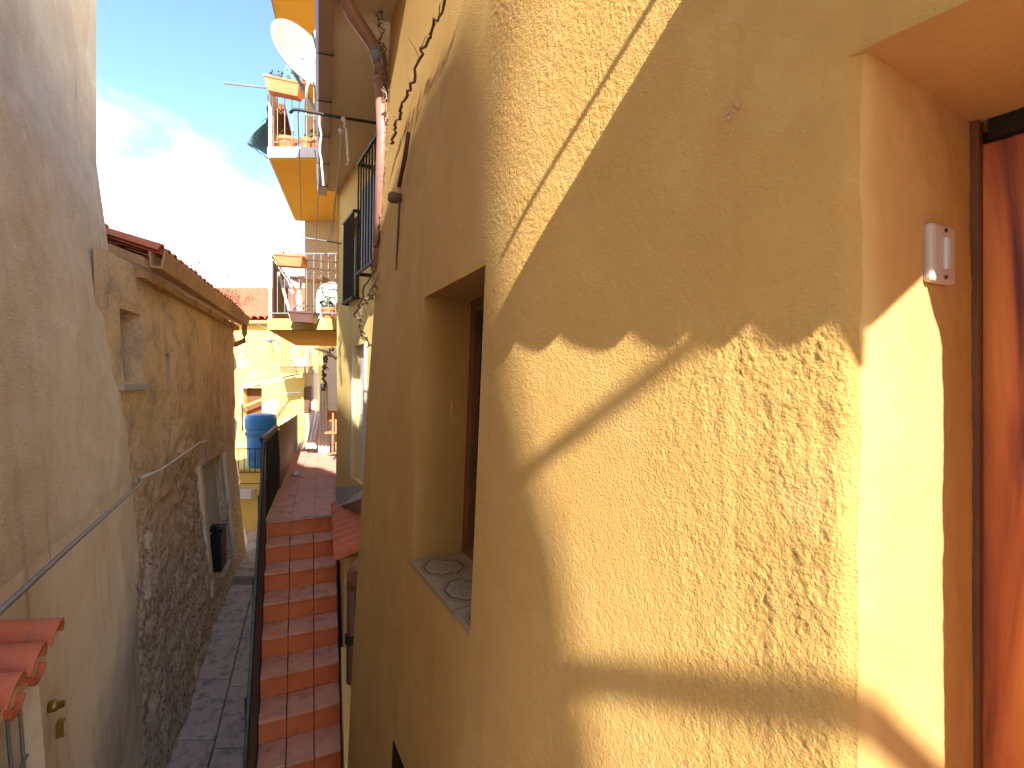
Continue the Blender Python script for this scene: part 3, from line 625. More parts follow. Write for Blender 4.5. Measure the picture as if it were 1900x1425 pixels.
# ---------------- railing with sheet panels
rl = thing('railing', 'black metal railing backed with dark sheeting beside stairs and terrace', 'railing', yb(5.5, -.58, -1.45))
def slope_top(y): return (-.57-(5.23-y)*.685) if y < 5.23 else -.57-(y-5.23)*.022
def brl(y): return bl(y)-.008 if y < 5.58 else -.578
prev = 2.7
MB().hexa([yb(2.7, brl(2.7), slope_top(2.7)-.85), yb(2.7, brl(2.7)-.012, slope_top(2.7)-.85), yb(2.7, brl(2.7)-.012, slope_top(2.7)), yb(2.7, brl(2.7), slope_top(2.7))],
          [yb(5.23, brl(5.23), -1.42), yb(5.23, brl(5.23)-.012, -1.42), yb(5.23, brl(5.23)-.012, -.58), yb(5.23, brl(5.23), -.58)]).build('sheet_panel', 'black', rl)
MB().slab([yb(5.23, -.582, -1.43), yb(7.05, -.582, -1.43), yb(7.05, -.582, -.62), yb(5.23, -.582, -.58)], UB*-.012).build('sheet_panel', 'black', rl)
MB().slab([yb(7.05, -.565, -1.44), yb(11.9, -.565, -1.44), yb(11.9, -.565, -.73), yb(7.05, -.565, -.60)], UB*-.012).build('sheet_panel', 'panel', rl, label='brown sheet on the far part of the railing')
MB().tube([yb(2.7, brl(2.7)-.02, slope_top(2.7)+.01), yb(5.20, brl(5.2)-.02, -.575)], .010, 8).build('handrail', 'handrailgreen', rl)
MB().tube([yb(5.22, -.595, -.565), yb(7.05, -.595, -.60)], .022, 8).build('handrail', 'iron', rl)
MB().box(yb(6.1, -.600, -.562), (.035, 1.8, .012), UB, UA).build('handrail_cap', 'cement', rl)
MB().tube([yb(7.05, -.58, -.60), yb(11.9, -.58, -.73)], .016, 8).build('handrail', 'iron', rl)
for y in (3.2, 3.9, 4.6, 5.22, 6.1, 7.05, 8.6, 10.2, 11.9):
    MB().tube([yb(y, brl(y)-.028, (-1.5 if y > 5.2 else slope_top(y)-.95)), yb(y, brl(y)-.028, slope_top(y))], .014, 6).build('post', 'iron', rl)
for k in range(15):
    y = 5.3+k*.115; MB().tube([yb(y, -.572, -1.42), yb(y, -.572, -.62)], .006, 5).build('baluster', 'iron', rl)

# plastic cup on the terrace floor
cup = thing('plastic_cup', 'crumpled white plastic cup lying on the red terrace floor', 'cup', yb(8.0, -.42, -1.44))
MB().tube([yb(7.95, -.44, -1.40), yb(8.03, -.38, -1.405)], [.035, .048], 14).build('cup_body', 'white', cup, smooth=True)

# ---------------- low tiled lean-to beside the stairs
lt = thing('lean_to', 'low yellow lean-to with a small terracotta tiled roof beside the stairs', 'shed', yb(5, .3, -3.4))
MB().hexa([yb(4.28, .16, -3.5), yb(4.12, .75, -3.5), yb(5.55, .75, -3.5), yb(5.9, .16, -3.5)], [yb(4.28, .16, -1.46), yb(4.12, .75, -1.24), yb(5.55, .75, -1.24), yb(5.9, .16, -1.46)]).build('wall', 'pale', lt)
MB().hexa([yb(3.0, .135, -3.5), yb(3.0, .20, -3.5), yb(4.28, .20, -3.5), yb(4.28, .135, -3.5)], [yb(3.0, .135, -2.95), yb(3.0, .20, -2.95), yb(4.28, .20, -2.2), yb(4.28, .135, -2.2)]).build('stair_kerb', 'pale', lt)
k = 0; y = 4.22
while y < 5.85:
    MB().halfpipe(yb(y+.02, .55, -1.26), yb(y, .115, -1.43), .080, .088, (0, 0, 1), .014, 7, 176).build('roof_tile', 'tile', lt)
    y += .18; k += 1
dp = thing('drainpipe', 'dark brown drainpipe with elbow running down beside the red stairs', 'drainpipe', at(651, 1425, 4.05))
MB().tube([at(655, 1066, 4.05), at(651, 1425, 4.05), at(650, 1560, 4.05)], .043, 16).build('pipe', 'darkpipe', dp, smooth=True)
MB().tube([at(690, 1040, 4.12), at(672, 1048, 4.08), at(661, 1052, 4.05), at(655, 1060, 4.05), at(655, 1085, 4.05)], .049, 16).build('elbow', 'pinkpipe', dp, smooth=True)
MB().tube([at(652, 1176, 4.05), at(652, 1192, 4.05)], .049, 16).build('pipe_clamp', 'iron', dp)
MB().tube([at(655, 1088, 4.05), at(655, 1092, 4.05)], .049, 16).build('collar', 'darkpipe', dp)

# ============================================================ LEFT: NEAR BEIGE WALL
lw = thing('beige_house', 'tall blotchy beige plastered house wall closing the left side', 'house', (-3.33, 4.4, -3.4))
TF = 28.1; fd = Vector((-math.sin(R(TF)), math.cos(R(TF)), 0)); fn = Vector((math.cos(R(TF)), math.sin(R(TF)), 0))   # fn faces the alley
F0 = Vector((-3.33, 4.4, 0)); FL = 4.3
def posF(S, H, D):      # S = distance back from the far corner
    b = np.interp(H, [-3.45, -1.5, 0, 1.35, 1.8, 7.5], [.21, .10, 0, -.13, -.19, -.20])
    q = b-D; return F0.x-fd.x*S+fn.x*q, F0.y-fd.y*S+fn.y*q, H+0*S
def dispF(S, H):
    lowz = sstep((-.85-H-.0)/.12)
    fold = .035*(sstep((2.6-H+S*.75)/.30)-1)
    return (fbm(S/.5, H/.5, 41)-.5)*.05+(fbm(S/.08, H/.08, 42)-.5)*.012*(1-lowz)+fold
GF = (2.48, 3.7, -3.45, -1.20, .25)
surface('wall', 'oldbeige', lw, posF, (lambda S, H: (fn.x, fn.y)), (0, FL), (-.80, 4.3), .03, .03, [], dispF, .08)
surface('lower_wall', 'cream', lw, posF, (lambda S, H: (fn.x, fn.y)), (0, FL), (-3.45, -.80), .03, .03, [GF], dispF, .08)
def PF(s, h, out=0):
    q = posF(np.float64(s), np.float64(h), np.float64(-out)); return Vector([float(x) for x in q])
MB().add([PF(0, h) for h in np.linspace(-3.45, 4.3, 20)]+[PF(0, h)+Vector((-2.6, -.2, 0)) for h in np.linspace(-3.45, 4.3, 20)], [(i+1, i, 20+i, 21+i) for i in range(19)]).build('wall', 'oldbeige', lw)
# gate in the opening
gate = MB().slab([PF(GF[0]-.05, GF[2], -.16), PF(GF[1], GF[2], -.16), PF(GF[1], GF[3], -.16), PF(GF[0]-.05, GF[3], -.16)], fn*-.02).build('gate', 'dark', lw)
for k in range(9): MB().tube([PF(GF[0]+.02+k*.13, -3.4, -.06), PF(GF[0]+.02+k*.13, GF[3], -.06)], .007, 5).build('gate_bar', 'greypaint', gate)
for k in range(8): MB().tube([PF(GF[0], -3.3+k*.24, -.055), PF(GF[1], -3.3+k*.24, -.055)], .006, 5).build('gate_bar', 'greypaint', gate)
lock = thing('lock', 'small brass lock barrel on the cream wall below the little tiled hood', 'lock', PF(2.38, -1.48))
MB().lathe(PF(2.38, -1.48, .0), [(.026, 0), (.026, .03), (.018, .035), (.016, .055)], 12, fn).build('lock_body', 'brass', lock, smooth=True)
tg = thing('name_plate', 'tiny framed plate on the cream wall just below the brass lock', 'plate', PF(2.37, -1.64))
pc = PF(2.36, -1.60, .03)
MB().box(pc, (.04, .03, .07), fd, fn).build('plate_frame', 'brass', tg)
MB().box(pc+fn*.014, (.030, .006, .056), fd, fn).build('plate', 'cream', tg)
# little hood of clay tiles over the gate
hd = thing('gate_hood', 'little hood of bright terracotta tiles over the dark gate at lower left', 'canopy', PF(2.9, -1.1))
MB().slab([PF(2.80, -1.05, -.02), PF(4.1, -1.05, -.02), PF(4.1, -1.09, .12), PF(2.80, -1.09, .12)], (0, 0, .04)).build('hood_slab', 'cream', hd)
for k in range(6):
    s = 2.84+k*.21; zz = -.985+random.uniform(-.004, .004)
    MB().halfpipe(PF(s, zz+.05, -.20), PF(s, zz-.02, .17), .072, .080, (0, 0, 1), .014, 9, 165).build('roof_tile', 'tile', hd)
    MB().halfpipe(PF(s+.105, zz-.0, -.20), PF(s+.105, zz-.065, .15), .062, .066, (0, 0, -1), .012, 6, 150).build('pan_tile', 'tile', hd)
# ============================================================ LEFT: OLD OCHRE HOUSE
oh = thing('old_ochre_house', 'low old house with crumbling ochre plaster, clay gutter and a pale door', 'house', (-4.75, 8.9, -3.4))
P1 = Vector((-3.10, 4.15, 0)); P2 = Vector((-4.75, 8.9, 0)); ol = (P2-P1).length; od = (P2-P1)/ol; on = Vector((od.y, -od.x, 0))
if on.x < 0: on = -on
def posO(S, H, D):
    q = np.where(H < -1.2, .10*(-1.2-H), 0)-.06-.03*np.clip(H, 0, 3)-D; return P1.x+od.x*S+on.x*q, P1.y+od.y*S+on.y*q, H+0*S
def PO(s, h, out=0):
    q = posO(np.float64(s), np.float64(h), np.float64(-out)); return Vector([float(x) for x in q])
sy = lambda y: (y-P1.y)/od.y
def dispO(S, H):
    y = S*od.y+P1.y
    rough = sstep((-.25-H+ (fbm(S/.8, H/.8, 50)-.5)*1.2)/.5)*sstep((7.0-y)/.8)
    crumb = (fbm(S/.10, H/.10, 51, 5)-.5)*.05
    cr2 = -np.clip(vn(S/.09, H/.08, 54)-.62, 0, 1)*.09
    return (fbm(S/.7, H/.7, 52)-.5)*.10+(fbm(S/.07, H/.07, 53)-.5)*.014+(crumb+cr2)*(.12+rough)
DO = (sy(6.62), sy(7.92), -2.72, -1.06, .16)
NI = (sy(4.18), sy(4.62), .02, .62, .30)
SL = (sy(5.30), sy(5.42), -.02, .32, .20)
surface('wall', 'old', oh, posO, (lambda S, H: (on.x, on.y)), (-.42, ol), (-3.45, 1.02), .03, .03, [DO, NI, SL], dispO, .10)
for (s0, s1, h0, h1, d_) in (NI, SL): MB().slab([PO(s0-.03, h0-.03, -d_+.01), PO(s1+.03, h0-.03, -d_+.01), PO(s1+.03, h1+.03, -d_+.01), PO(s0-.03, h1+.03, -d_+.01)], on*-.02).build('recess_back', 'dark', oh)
MB().slab([PO(sy(4.1), -.05, -.2), PO(sy(4.7), -.05, -.2), PO(sy(4.7), -.05, .04), PO(sy(4.1), -.05, .04)], (0, 0, .05)).build('sill', 'cement', oh)
dr = MB().slab([PO(DO[0]-.03, DO[2]-.03, -.13), PO(DO[1]+.03, DO[2]-.03, -.13), PO(DO[1]+.03, DO[3]+.03, -.13), PO(DO[0]-.03, DO[3]+.03, -.13)], on*-.03).build('door', 'doorwhite', oh)
MB().slab([PO(DO[0]-.12, DO[2], .02), PO(DO[0], DO[2], .02), PO(DO[0], DO[3], .02), PO(DO[0]-.12, DO[3], .02)], on*-.06).build('door_surround', 'cream', dr)
MB().slab([PO(DO[1], DO[2], .03), PO(DO[1]+.10, DO[2], .03), PO(DO[1]+.10, DO[3], .03), PO(DO[1], DO[3], .03)], on*-.07).build('door_surround', 'cream', dr)
# end wall of the house
ee = MB(); hs = np.linspace(-3.45, 1.1, 40); rr = random.Random(4); jj = [rr.uniform(-.05, .05) for _ in hs]
ee.v = [tuple(PO(ol, h)+on*j) for h, j in zip(hs, jj)]+[tuple(PO(ol, h)+od*.10+on*(j-.03)) for h, j in zip(hs, jj)]+[tuple(PO(ol, h)-on*3+od*.8) for h in hs]
ee.f = [(i+1, i, 40+i, 41+i) for i in range(39)]+[(41+i, 40+i, 80+i, 81+i) for i in range(39)]
ee.build('end_wall', 'old', oh)
# black bag / mailbox by the door
mb = thing('letter_box', 'black letter box hanging on the pale door of the old ochre house', 'letter box', PO(sy(6.85), -2.4, .05))
MB().box(PO(sy(6.87), -2.23, .05), (.36, .13, .50), od, on).build('box_body', 'black', mb, bevel=.01)
MB().box(PO(sy(6.84), -1.93, .04), (.13, .08, .08), od, on).build('box_bracket', 'black', mb)
MB().box(PO(sy(6.95), -1.955, .06), (.32, .15, .03), od, on).build('box_lid', 'black', mb)
# roof, eaves course, gutter in sections
rO = MB().hexa([PO(.3, 1.02, .10), PO(ol+.05, 1.02, .16), PO(ol+.05, 2.3, -3.2), PO(.3, 2.3, -3.2)], [PO(.3, 1.10, .10), PO(ol+.05, 1.10, .16), PO(ol+.05, 2.38, -3.2), PO(.3, 2.38, -3.2)]).build('roof', 'clay', oh)
s = .35; k = 0
while s < ol:
    w = random.uniform(-.01, .01)
    MB().slab([PO(s, .93, .09+w), PO(s+.24, .93, .09+w), PO(s+.24, .93, -.10), PO(s, .93, -.10)], (0, 0, .07)).build('eaves_brick', 'clay', rO)
    s += .25
s = .40
while s < ol-.05:
    z0 = random.uniform(-.01, .01); rise = random.uniform(-.012, .012)
    a = lambda e, u, z: PO(s+e, 1.17+z+z0, u)
    for j in range(3):
        u1, u0 = .17-j*.42, -.30-j*.42
        MB().halfpipe(PO(s+.1, 1.17+(.17-u0)*.33, u0), PO(s+.1, 1.18+(.17-u1)*.33+z0, u1), .075, .095, (0, 0, 1), .016, 6, 160).build('roof_tile', 'tile', rO)
    s += .2
s = .42; i = 0
while s < ol+.05:
    ln = .62 if i < 4 else .40
    g_ = MB(); prf = [(.10, .14), (.11, .0), (.20, -.01), (.24, .15), (.22, .15), (.19, .012), (.125, .02), (.12, .14)]
    for e in (s, s+ln-.012): g_.v += [tuple(PO(e, 1.04+b+.004*(i % 2), a)) for a, b in prf]
    g_.f = [(q, (q+1) % 8, 8+(q+1) % 8, 8+q) for q in range(8)]+[tuple(range(8))[::-1], tuple(range(8, 16))]
    g_.build('gutter_section', 'clay', oh); s += ln; i += 1
e0 = PO(ol+.06, 1.06, .17)
MB().tube([e0, e0+Z*-.18+od*.03, e0+Z*-.30, e0+Z*-.36-on*.12, e0+Z*-.42-on*.42], .045, 10).build('spout', 'clay', oh, smooth=True)
# plants on that roof
def weeds(label, c, rad, h, n, seed, mt='leaf'):
    t = thing('roof_weeds', label, 'weeds', c); rr = random.Random(seed); stx = MB(); lf = MB()
    for k in range(n):
        p = c+Vector((rr.uniform(-rad, rad), rr.uniform(-rad, rad)*1.2, 0)); tip = p+Vector((rr.uniform(-.12, .12), rr.uniform(-.12, .12), h*rr.uniform(.35, 1)))
        stx.tube([p, p.lerp(tip, .5)+Vector((rr.uniform(-.02, .02), 0, 0)), tip], .0025, 3)
        for q in range(16):
            b = p.lerp(tip, rr.uniform(.2, 1))+Vector([rr.uniform(-.05, .05) for _ in range(3)]); u = Vector([rr.uniform(-1, 1) for _ in range(3)]).normalized()*.015; v = u.cross(Vector((rr.uniform(-1, 1), rr.uniform(-1, 1), 1))).normalized()*.008
            lf.add([b-u, b+v, b+u, b-v], [(0, 1, 2, 3)])
    stx.build('stems', 'darkvine', t, kind='stuff'); lf.build('leaves', mt, t, kind='stuff'); return t
weeds('tall straggly weeds on the roof of the old ochre house, halfway along', PO(sy(6.3), 1.26, .0), .38, .38, 26, 3)
weeds('low weeds at the far end of the old ochre roof, near the red roof', PO(sy(8.2), 1.26, .08), .32, .26, 26, 5)
weeds('single thin dry stalk rising from the old ochre roof', PO(sy(6.0), 1.3, -.1), .03, .85, 2, 9)

# cable along the left walls
cb = thing('cable', 'grey cable sagging along the beige and ochre walls on the left', 'cable', PF(0, -.8))
pts = [PF(7, -.75, .06), PF(4, -.76, .10), PF(2.3, -.78, .10), PF(1.2, -.80, .10), PF(.3, -.82, .10), PF(-.0, -.82, .05)]
pts += [PO(sy(4.75), -.80, .10), PO(sy(5.3), -.75, .12), PO(sy(6.0), -.70, .12), PO(sy(6.5), -.72, .10), PO(sy(6.62), -.80, .08), PO(sy(6.6), -1.05, .06)]
MB().tube(pts[:6], .012, 7).build('cable_run', 'greypaint', cb, smooth=True)
MB().tube(pts[5:], .011, 6).build('cable_run', 'rope', cb, smooth=True)

# ============================================================ BALCONY HOUSE (centre right)
bc = thing('balcony_house', 'tall yellow house with three deep balconies overhanging the terrace', 'house', (-3.5, 10.6, -3.4))
XB0 = -3.67; YB = 7.75; YF = 10.67
lx = lambda y: -3.66-(y-YB)*.29
def deck(z, th, m_under='ochre', m_edge='white'):
    o = MB().hexa([(lx(YB), YB, z-th), (-2.2, YB, z-th-.0), (-2.6, YF+.3, z-th), (lx(YF)+.0, YF, z-th)], [(lx(YB), YB, z), (-2.2, YB, z), (-2.6, YF+.3, z), (lx(YF), YF, z)]).build('balcony_deck', m_under, bc)
    MB().slab([(lx(YB)-.03, YB-.03, z-th+.02), (-2.2, YB-.03, z-th+.02), (-2.2, YB-.03, z+.015), (lx(YB)-.03, YB-.03, z+.015)], (0, .028, 0)).build('deck_edge', m_edge, bc)
    MB().slab([(lx(YB)-.03, YB, z-th+.02), (lx(YF)-.03, YF, z-th+.02), (lx(YF)-.03, YF, z+.015), (lx(YB)-.03, YB, z+.015)], (.028, 0, 0)).build('deck_edge', m_edge, bc)
    return o
deck(3.56, .16); deck(.97, .17, 'ochre', 'far_yellow'); deck(6.15, .2, 'ochre', 'clay')
# walls of the balcony house: facing wall and side wall
MB().slab([(-4.32, YF, .82), (-2.6, YF, .82), (-2.6, YF, 9), (-4.32, YF, 9)], (0, .2, 0)).build('wall', 'beigewall', bc)
MB().slab([tuple(yb(6.3, .38, -1.45)), tuple(yb(11.5, .38, -1.45)), tuple(yb(11.5, .38, 9)), tuple(yb(6.3, .38, 9))], (.2, 0, 0)).build('wall', 'ochre', bc)
MB().slab([(-4.40, 11.9, -1.45), (-3.2, 11.9, -1.45), (-3.2, 11.9, .82), (-4.40, 11.9, .82)], (0, .2, 0)).build('wall', 'soffit', bc)
for i in range(2):
    z = (3.56, .97)[i]
    w = MB().slab([(-3.95, YF-.012, z+.02), (-3.45, YF-.012, z+.02), (-3.45, YF-.012, z+2.0), (-3.95, YF-.012, z+2.0)], (0, .02, 0)).build('balcony_door', 'brownwood' if i == 0 else 'beigewall', bc)
def rail(z, top, y0=YB, mt='iron', x1=-2.45, skip=0, spacing=.11, nameext=''):
    r = thing('balcony_railing', 'thin railing of the %s balcony' % nameext, 'railing', (lx(y0), y0, z))
    MB().tube([(lx(YF)-.0, YF, z+top), (lx(y0), y0, z+top), (x1, y0, z+top)], .014, 6).build('top_rail', mt, r)
    MB().tube([(lx(YF)-.0, YF, z+.10), (lx(y0), y0, z+.10), (x1, y0, z+.10)], .010, 6).build('bottom_rail', mt, r)
    MB().tube([(lx(y0), y0, z), (lx(y0), y0, z+top+.02)], .022, 6).build('corner_post', 'white', r)
    x = lx(y0)+spacing
    while x < x1: MB().tube([(x, y0, z+.10), (x, y0, z+top)], .006, 4).build('baluster', mt, r); x += spacing
    y = y0+.16
    while y < YF: MB().tube([(lx(y), y, z+.10), (lx(y), y, z+top)], .006, 4).build('baluster', mt, r); y += .18
    return r
rail(3.56, 1.0, nameext='upper yellow', mt='gutter'); rail(.97, 1.0, nameext='lower yellow', mt='greypaint')
for z, tp in ((3.56, 1.0),):
    MB().slab([(lx(YB)-.01, YB+.1, z+.08), (lx(YF)-.01, YF, z+.08), (lx(YF)-.01, YF, z+tp), (lx(YB)-.01, YB+.1, z+tp)], (.01, 0, 0)).build('screen', 'soffit', bc, label='reed-coloured screen on the side of the upper balcony')
MB().slab([(lx(YB)-.01, YB+.1, 1.05), (lx(9.6)-.01, 9.6, 1.05), (lx(9.6)-.01, 9.6, 1.9), (lx(YB)-.01, YB+.1, 1.9)], (.01, 0, 0)).build('screen', 'panel', bc, label='grey brown screen on the side of the lower balcony')
# pots and planters on the upper balcony
def pot(c, r, h, label, plant=0, seed=1):
    t = thing('flower_pot', label, 'flower pot', c)
    MB().lathe(c, [(r*.62, 0), (r*.9, h*.75), (r, h*.76), (r, h), (r*.86, h), (r*.8, h*.86), (.002, h*.84)], 16).build('pot', 'terracotta', t, smooth=False)
    rr = random.Random(seed); lf = MB()
    for k in range(plant):
        b = Vector(c)+Z*h+Vector((rr.gauss(0, r*.6), rr.gauss(0, r*.6), abs(rr.gauss(0, .12)))); u = Vector([rr.uniform(-1, 1) for _ in range(3)]).normalized()*.035; v = u.cross(Vector((rr.uniform(-1, 1), .3, 1))).normalized()*.018
        lf.add([b-u, b+v, b+u, b-v], [(0, 1, 2, 3)])
    if plant: lf.build('leaves', 'green', t, kind='stuff')
pot((-3.48, 7.93, 3.57), .15, .22, 'round terracotta pot at the left corner of the upper balcony', 20, 1)
pot((-3.20, 7.98, 3.57), .10, .24, 'small pale terracotta pot, second from the left on the upper balcony', 0, 2)
pot((-2.98, 7.95, 3.57), .15, .20, 'wide terracotta pot near the white cord on the upper balcony', 60, 3)
pot((-2.98, 8.30, 3.57), .13, .34, 'tall terracotta pot behind the wide one on the upper balcony', 60, 4)
def planter(a, b, w, h, label, seed, mt='terracotta', plant=60):
    a, b = Vector(a), Vector(b); d = (b-a).normalized(); n_ = Vector((-d.y, d.x, 0)); t = thing('planter', label, 'planter', a)
    q = MB(); c0 = [a-n_*w/2*.8, b-n_*w/2*.8, b+n_*w/2*.8, a+n_*w/2*.8]; c1 = [a-n_*w/2-d*.03+Z*h, b-n_*w/2+d*.03+Z*h, b+n_*w/2+d*.03+Z*h, a+n_*w/2-d*.03+Z*h]
    q.hexa(c0, c1).build('planter_box', mt, t)
    MB().hexa([c1[0]-n_*.012-d*.012, c1[1]-n_*.012+d*.012, c1[2]+n_*.012+d*.012, c1[3]+n_*.012-d*.012], [p+Z*.03 for p in [c1[0]-n_*.012-d*.012, c1[1]-n_*.012+d*.012, c1[2]+n_*.012+d*.012, c1[3]+n_*.012-d*.012]]).build('planter_rim', mt, t)
    rr = random.Random(seed); lf = MB()
    for k in range(plant):
        c = a.lerp(b, rr.random())+Z*(h+.03+abs(rr.gauss(0, .07))); u = Vector([rr.uniform(-1, 1) for _ in range(3)]).normalized()*.03; v = u.cross(Vector((rr.uniform(-1, 1), .3, 1))).normalized()*.015
        lf.add([c-u, c+v, c+u, c-v], [(0, 1, 2, 3)])
    if plant: lf.build('leaves', 'leaf', t, kind='stuff')
    return t
planter(at(500, 172, 7.62), at(556, 184, 7.62), .20, .18, 'long terracotta planter hung on the rail of the upper balcony', 3)
planter(at(517, 494, 7.62), at(562, 497, 7.62), .20, .14, 'long orange planter with moulded front on the rail of the lower balcony', 4, plant=10)
planter(at(545, 598, 7.55), at(583, 600, 7.55), .22, .13, 'brown trough hanging below the lower balcony edge', 5, 'darkpipe', plant=40)
# furniture and odds on balconies
tb = thing('folding_table', 'white folding table leaning on the lower balcony', 'table', (-3.2, 8.3, .98))
MB().box((-3.25, 8.25, 1.68), (.52, .35, .05)).build('table_top', 'darkpipe', tb)
for (X0, Y0, X1, Y1) in [(517, 505, 540, 590), (562, 512, 552, 555), (526, 520, 545, 545)]:
    MB().tube([at(X0, Y0, 7.95), at(X1, Y1, 7.95)], .022, 6).build('leg', 'whitecloth', tb)
bx = thing('plastic_crate', 'white plastic crate on the lower balcony by the wall', 'crate', at(595, 590, 7.95))
MB().hexa([at(587, 591, 7.9), at(602, 591, 7.9), at(602, 591, 8.2)+Z*0, at(587, 591, 8.2)], [at(586, 553, 7.9), at(603, 553, 7.9), at(603, 554, 8.2), at(586, 554, 8.2)]).build('crate_body', 'white', bx)
bs = thing('laundry_basin', 'round pale green basin leaning against the wall on the lower balcony', 'basin', at(615, 560, 7.9))
MB().lathe(at(613, 547, 7.95), [(.02, .0), (.19, .02), (.20, .04), (.001, .045)], 20, Vector((0, -1, .25)).normalized()).build('basin_body', 'whitecloth', bs, smooth=False)
pot(at(609, 592, 7.85), .11, .17, 'dark green potted plant at the wall end of the lower balcony', 90, 8)
# laundry and arm on the lower balcony
ar = thing('clothes_airer', 'rusty wall-mounted clothes airer with hanging pegs over the lower balcony', 'airer', at(600, 487, 7.6))
for Y in (484, 499): MB().tube([at(567, Y-2, 7.6), at(625, Y+3, 7.6)], .010, 5).build('airer_rail', 'rust', ar)
for X in (571, 588, 611): MB().tube([at(X, 478, 7.6), at(X, 503, 7.6)], .007, 5).build('airer_cross_bar', 'rust', ar)
for X in (570, 582, 592, 606, 617):
    MB().tube(twigpath([at(X, 500, 7.6), at(X+4, 508, 7.6), at(X+9, 503, 7.6)], 4, .01, X), .007, 4).build('peg_string', 'darkvine', ar)
cl = thing('hanging_cloth', 'small white cloth hanging over the lower balcony rail', 'cloth', at(552, 570, 7.7))
MB().add([at(549, 548, 7.7), at(559, 548, 7.7), at(561, 578, 7.68), at(551, 582, 7.68)]+[at(549, 548, 7.72), at(559, 548, 7.72), at(561, 578, 7.7), at(551, 582, 7.7)], [(0, 1, 2, 3), (7, 6, 5, 4), (0, 4, 5, 1), (1, 5, 6, 2), (2, 6, 7, 3), (3, 7, 4, 0)]).build('cloth_sheet', 'whitecloth', cl)
# blue awning cloths
def cloth(label, quad, mt, seed, nx=14, ny=10, amp=.05, name='awning_cloth', cat='awning'):
    a, b, c, d = [Vector(p) for p in quad]; m = MB(); t = thing(name, label, cat, a)
    nn = (b-a).cross(d-a).normalized()
    for i in range(nx+1):
        for j in range(ny+1):
            u, v = i/nx, j/ny; p = a.lerp(b, u).lerp(d.lerp(c, u), v)+nn*amp*math.sin(u*19+seed+v*2)*(.3+v)
            m.v.append(tuple(p))
    for i in range(nx):
        for j in range(ny):
            q = i*(ny+1)+j; m.f.append((q, q+ny+1, q+ny+2, q+1))
    o = m.build('cloth', mt, t, smooth=True); s = o.modifiers.new('thick', 'SOLIDIFY'); s.thickness = .006
    return t
cloth('faded blue awning cloth bunched outside the left side of the upper balcony', [at(494, 228, 7.7), at(496, 160, 9.2), at(500, 296, 8.1), at(459, 268, 7.9)], 'bluecloth', 1)
cloth('blue cloth hanging above the upper balcony behind the satellite dish', [at(528, 120, 8.3), at(562, 128, 8.3), at(558, 178, 8.3), at(524, 160, 8.3)], 'bluecloth', 2)
cloth('brown curtain on the upper balcony beside the pale post', [at(508, 190, 8.1), at(530, 195, 8.1), at(545, 262, 8.1), at(512, 250, 8.1)], 'brownwood', 4, amp=.03, name='curtain', cat='curtain')
aw = thing('awning_rod', 'thin metal rod sticking out to the left of the upper balcony', 'rod', at(495, 163, 7.7))
MB().tube([at(415, 154, 7.4), at(495, 163, 7.7)], .014, 6).build('rod', 'greypaint', aw)

# satellite dish
ds = thing('satellite_dish', 'large pale grey satellite dish with white arm beside the gutter', 'satellite dish', at(575, 200, 6.3))
dc = at(562, 104, 6.4); ax = Vector((.45, -.62, -.55)).normalized()       # the way the bowl opens
ax = Vector((.748, -.554, .365)).normalized()
e1 = ax.cross(Z).normalized(); e2 = e1.cross(ax).normalized()
m = MB(); nr, ns_ = 8, 40; RD = .46
for th_ in (0, .012):
    for i in range(nr+1):
        r = RD*i/nr
        for k in range(ns_): a = 2*math.pi*k/ns_; m.v.append(tuple(dc+(e1*math.cos(a)*.92+e2*math.sin(a)*1.04)*r+ax*(.32*(r*r)-.03-th_)))
o_ = (nr+1)*ns_
for i in range(nr):
    for k in range(ns_):
        a, b = i*ns_+k, i*ns_+(k+1) % ns_; m.f += [(a, b, b+ns_, a+ns_), (o_+b, o_+a, o_+a+ns_, o_+b+ns_)]
for k in range(ns_): a, b = nr*ns_+k, nr*ns_+(k+1) % ns_; m.f.append((a, b, o_+b, o_+a))
m.build('reflector', 'dish', ds, smooth=True)
MB().tube([at(566, 212, 6.2), at(569, 165, 6.0), at(578, 125, 5.95), at(586, 84, 5.9)], [.012, .016, .026, .026], 8).build('feed_arm', 'doorwhite', ds, smooth=True)
MB().lathe(at(587, 66, 5.85), [(.012, -.05), (.034, -.03), (.038, .02), (.02, .055)], 12, Z).build('receiver', 'white', ds, smooth=True)
MB().tube([at(586, 84, 5.9), at(594, 76, 5.88), at(604, 70, 5.85)], .014, 6).build('receiver_bracket', 'white', ds)
MB().tube([dc-ax*.02, dc-ax*.25, at(600, 230, 6.7)], .025, 8).build('mast', 'greypaint', ds)
pa = MB().tube([at(566, 190, 6.2), at(567, 214, 6.15), at(630, 222, 5.6)], .012, 6).build('stay', 'greypaint', ds)

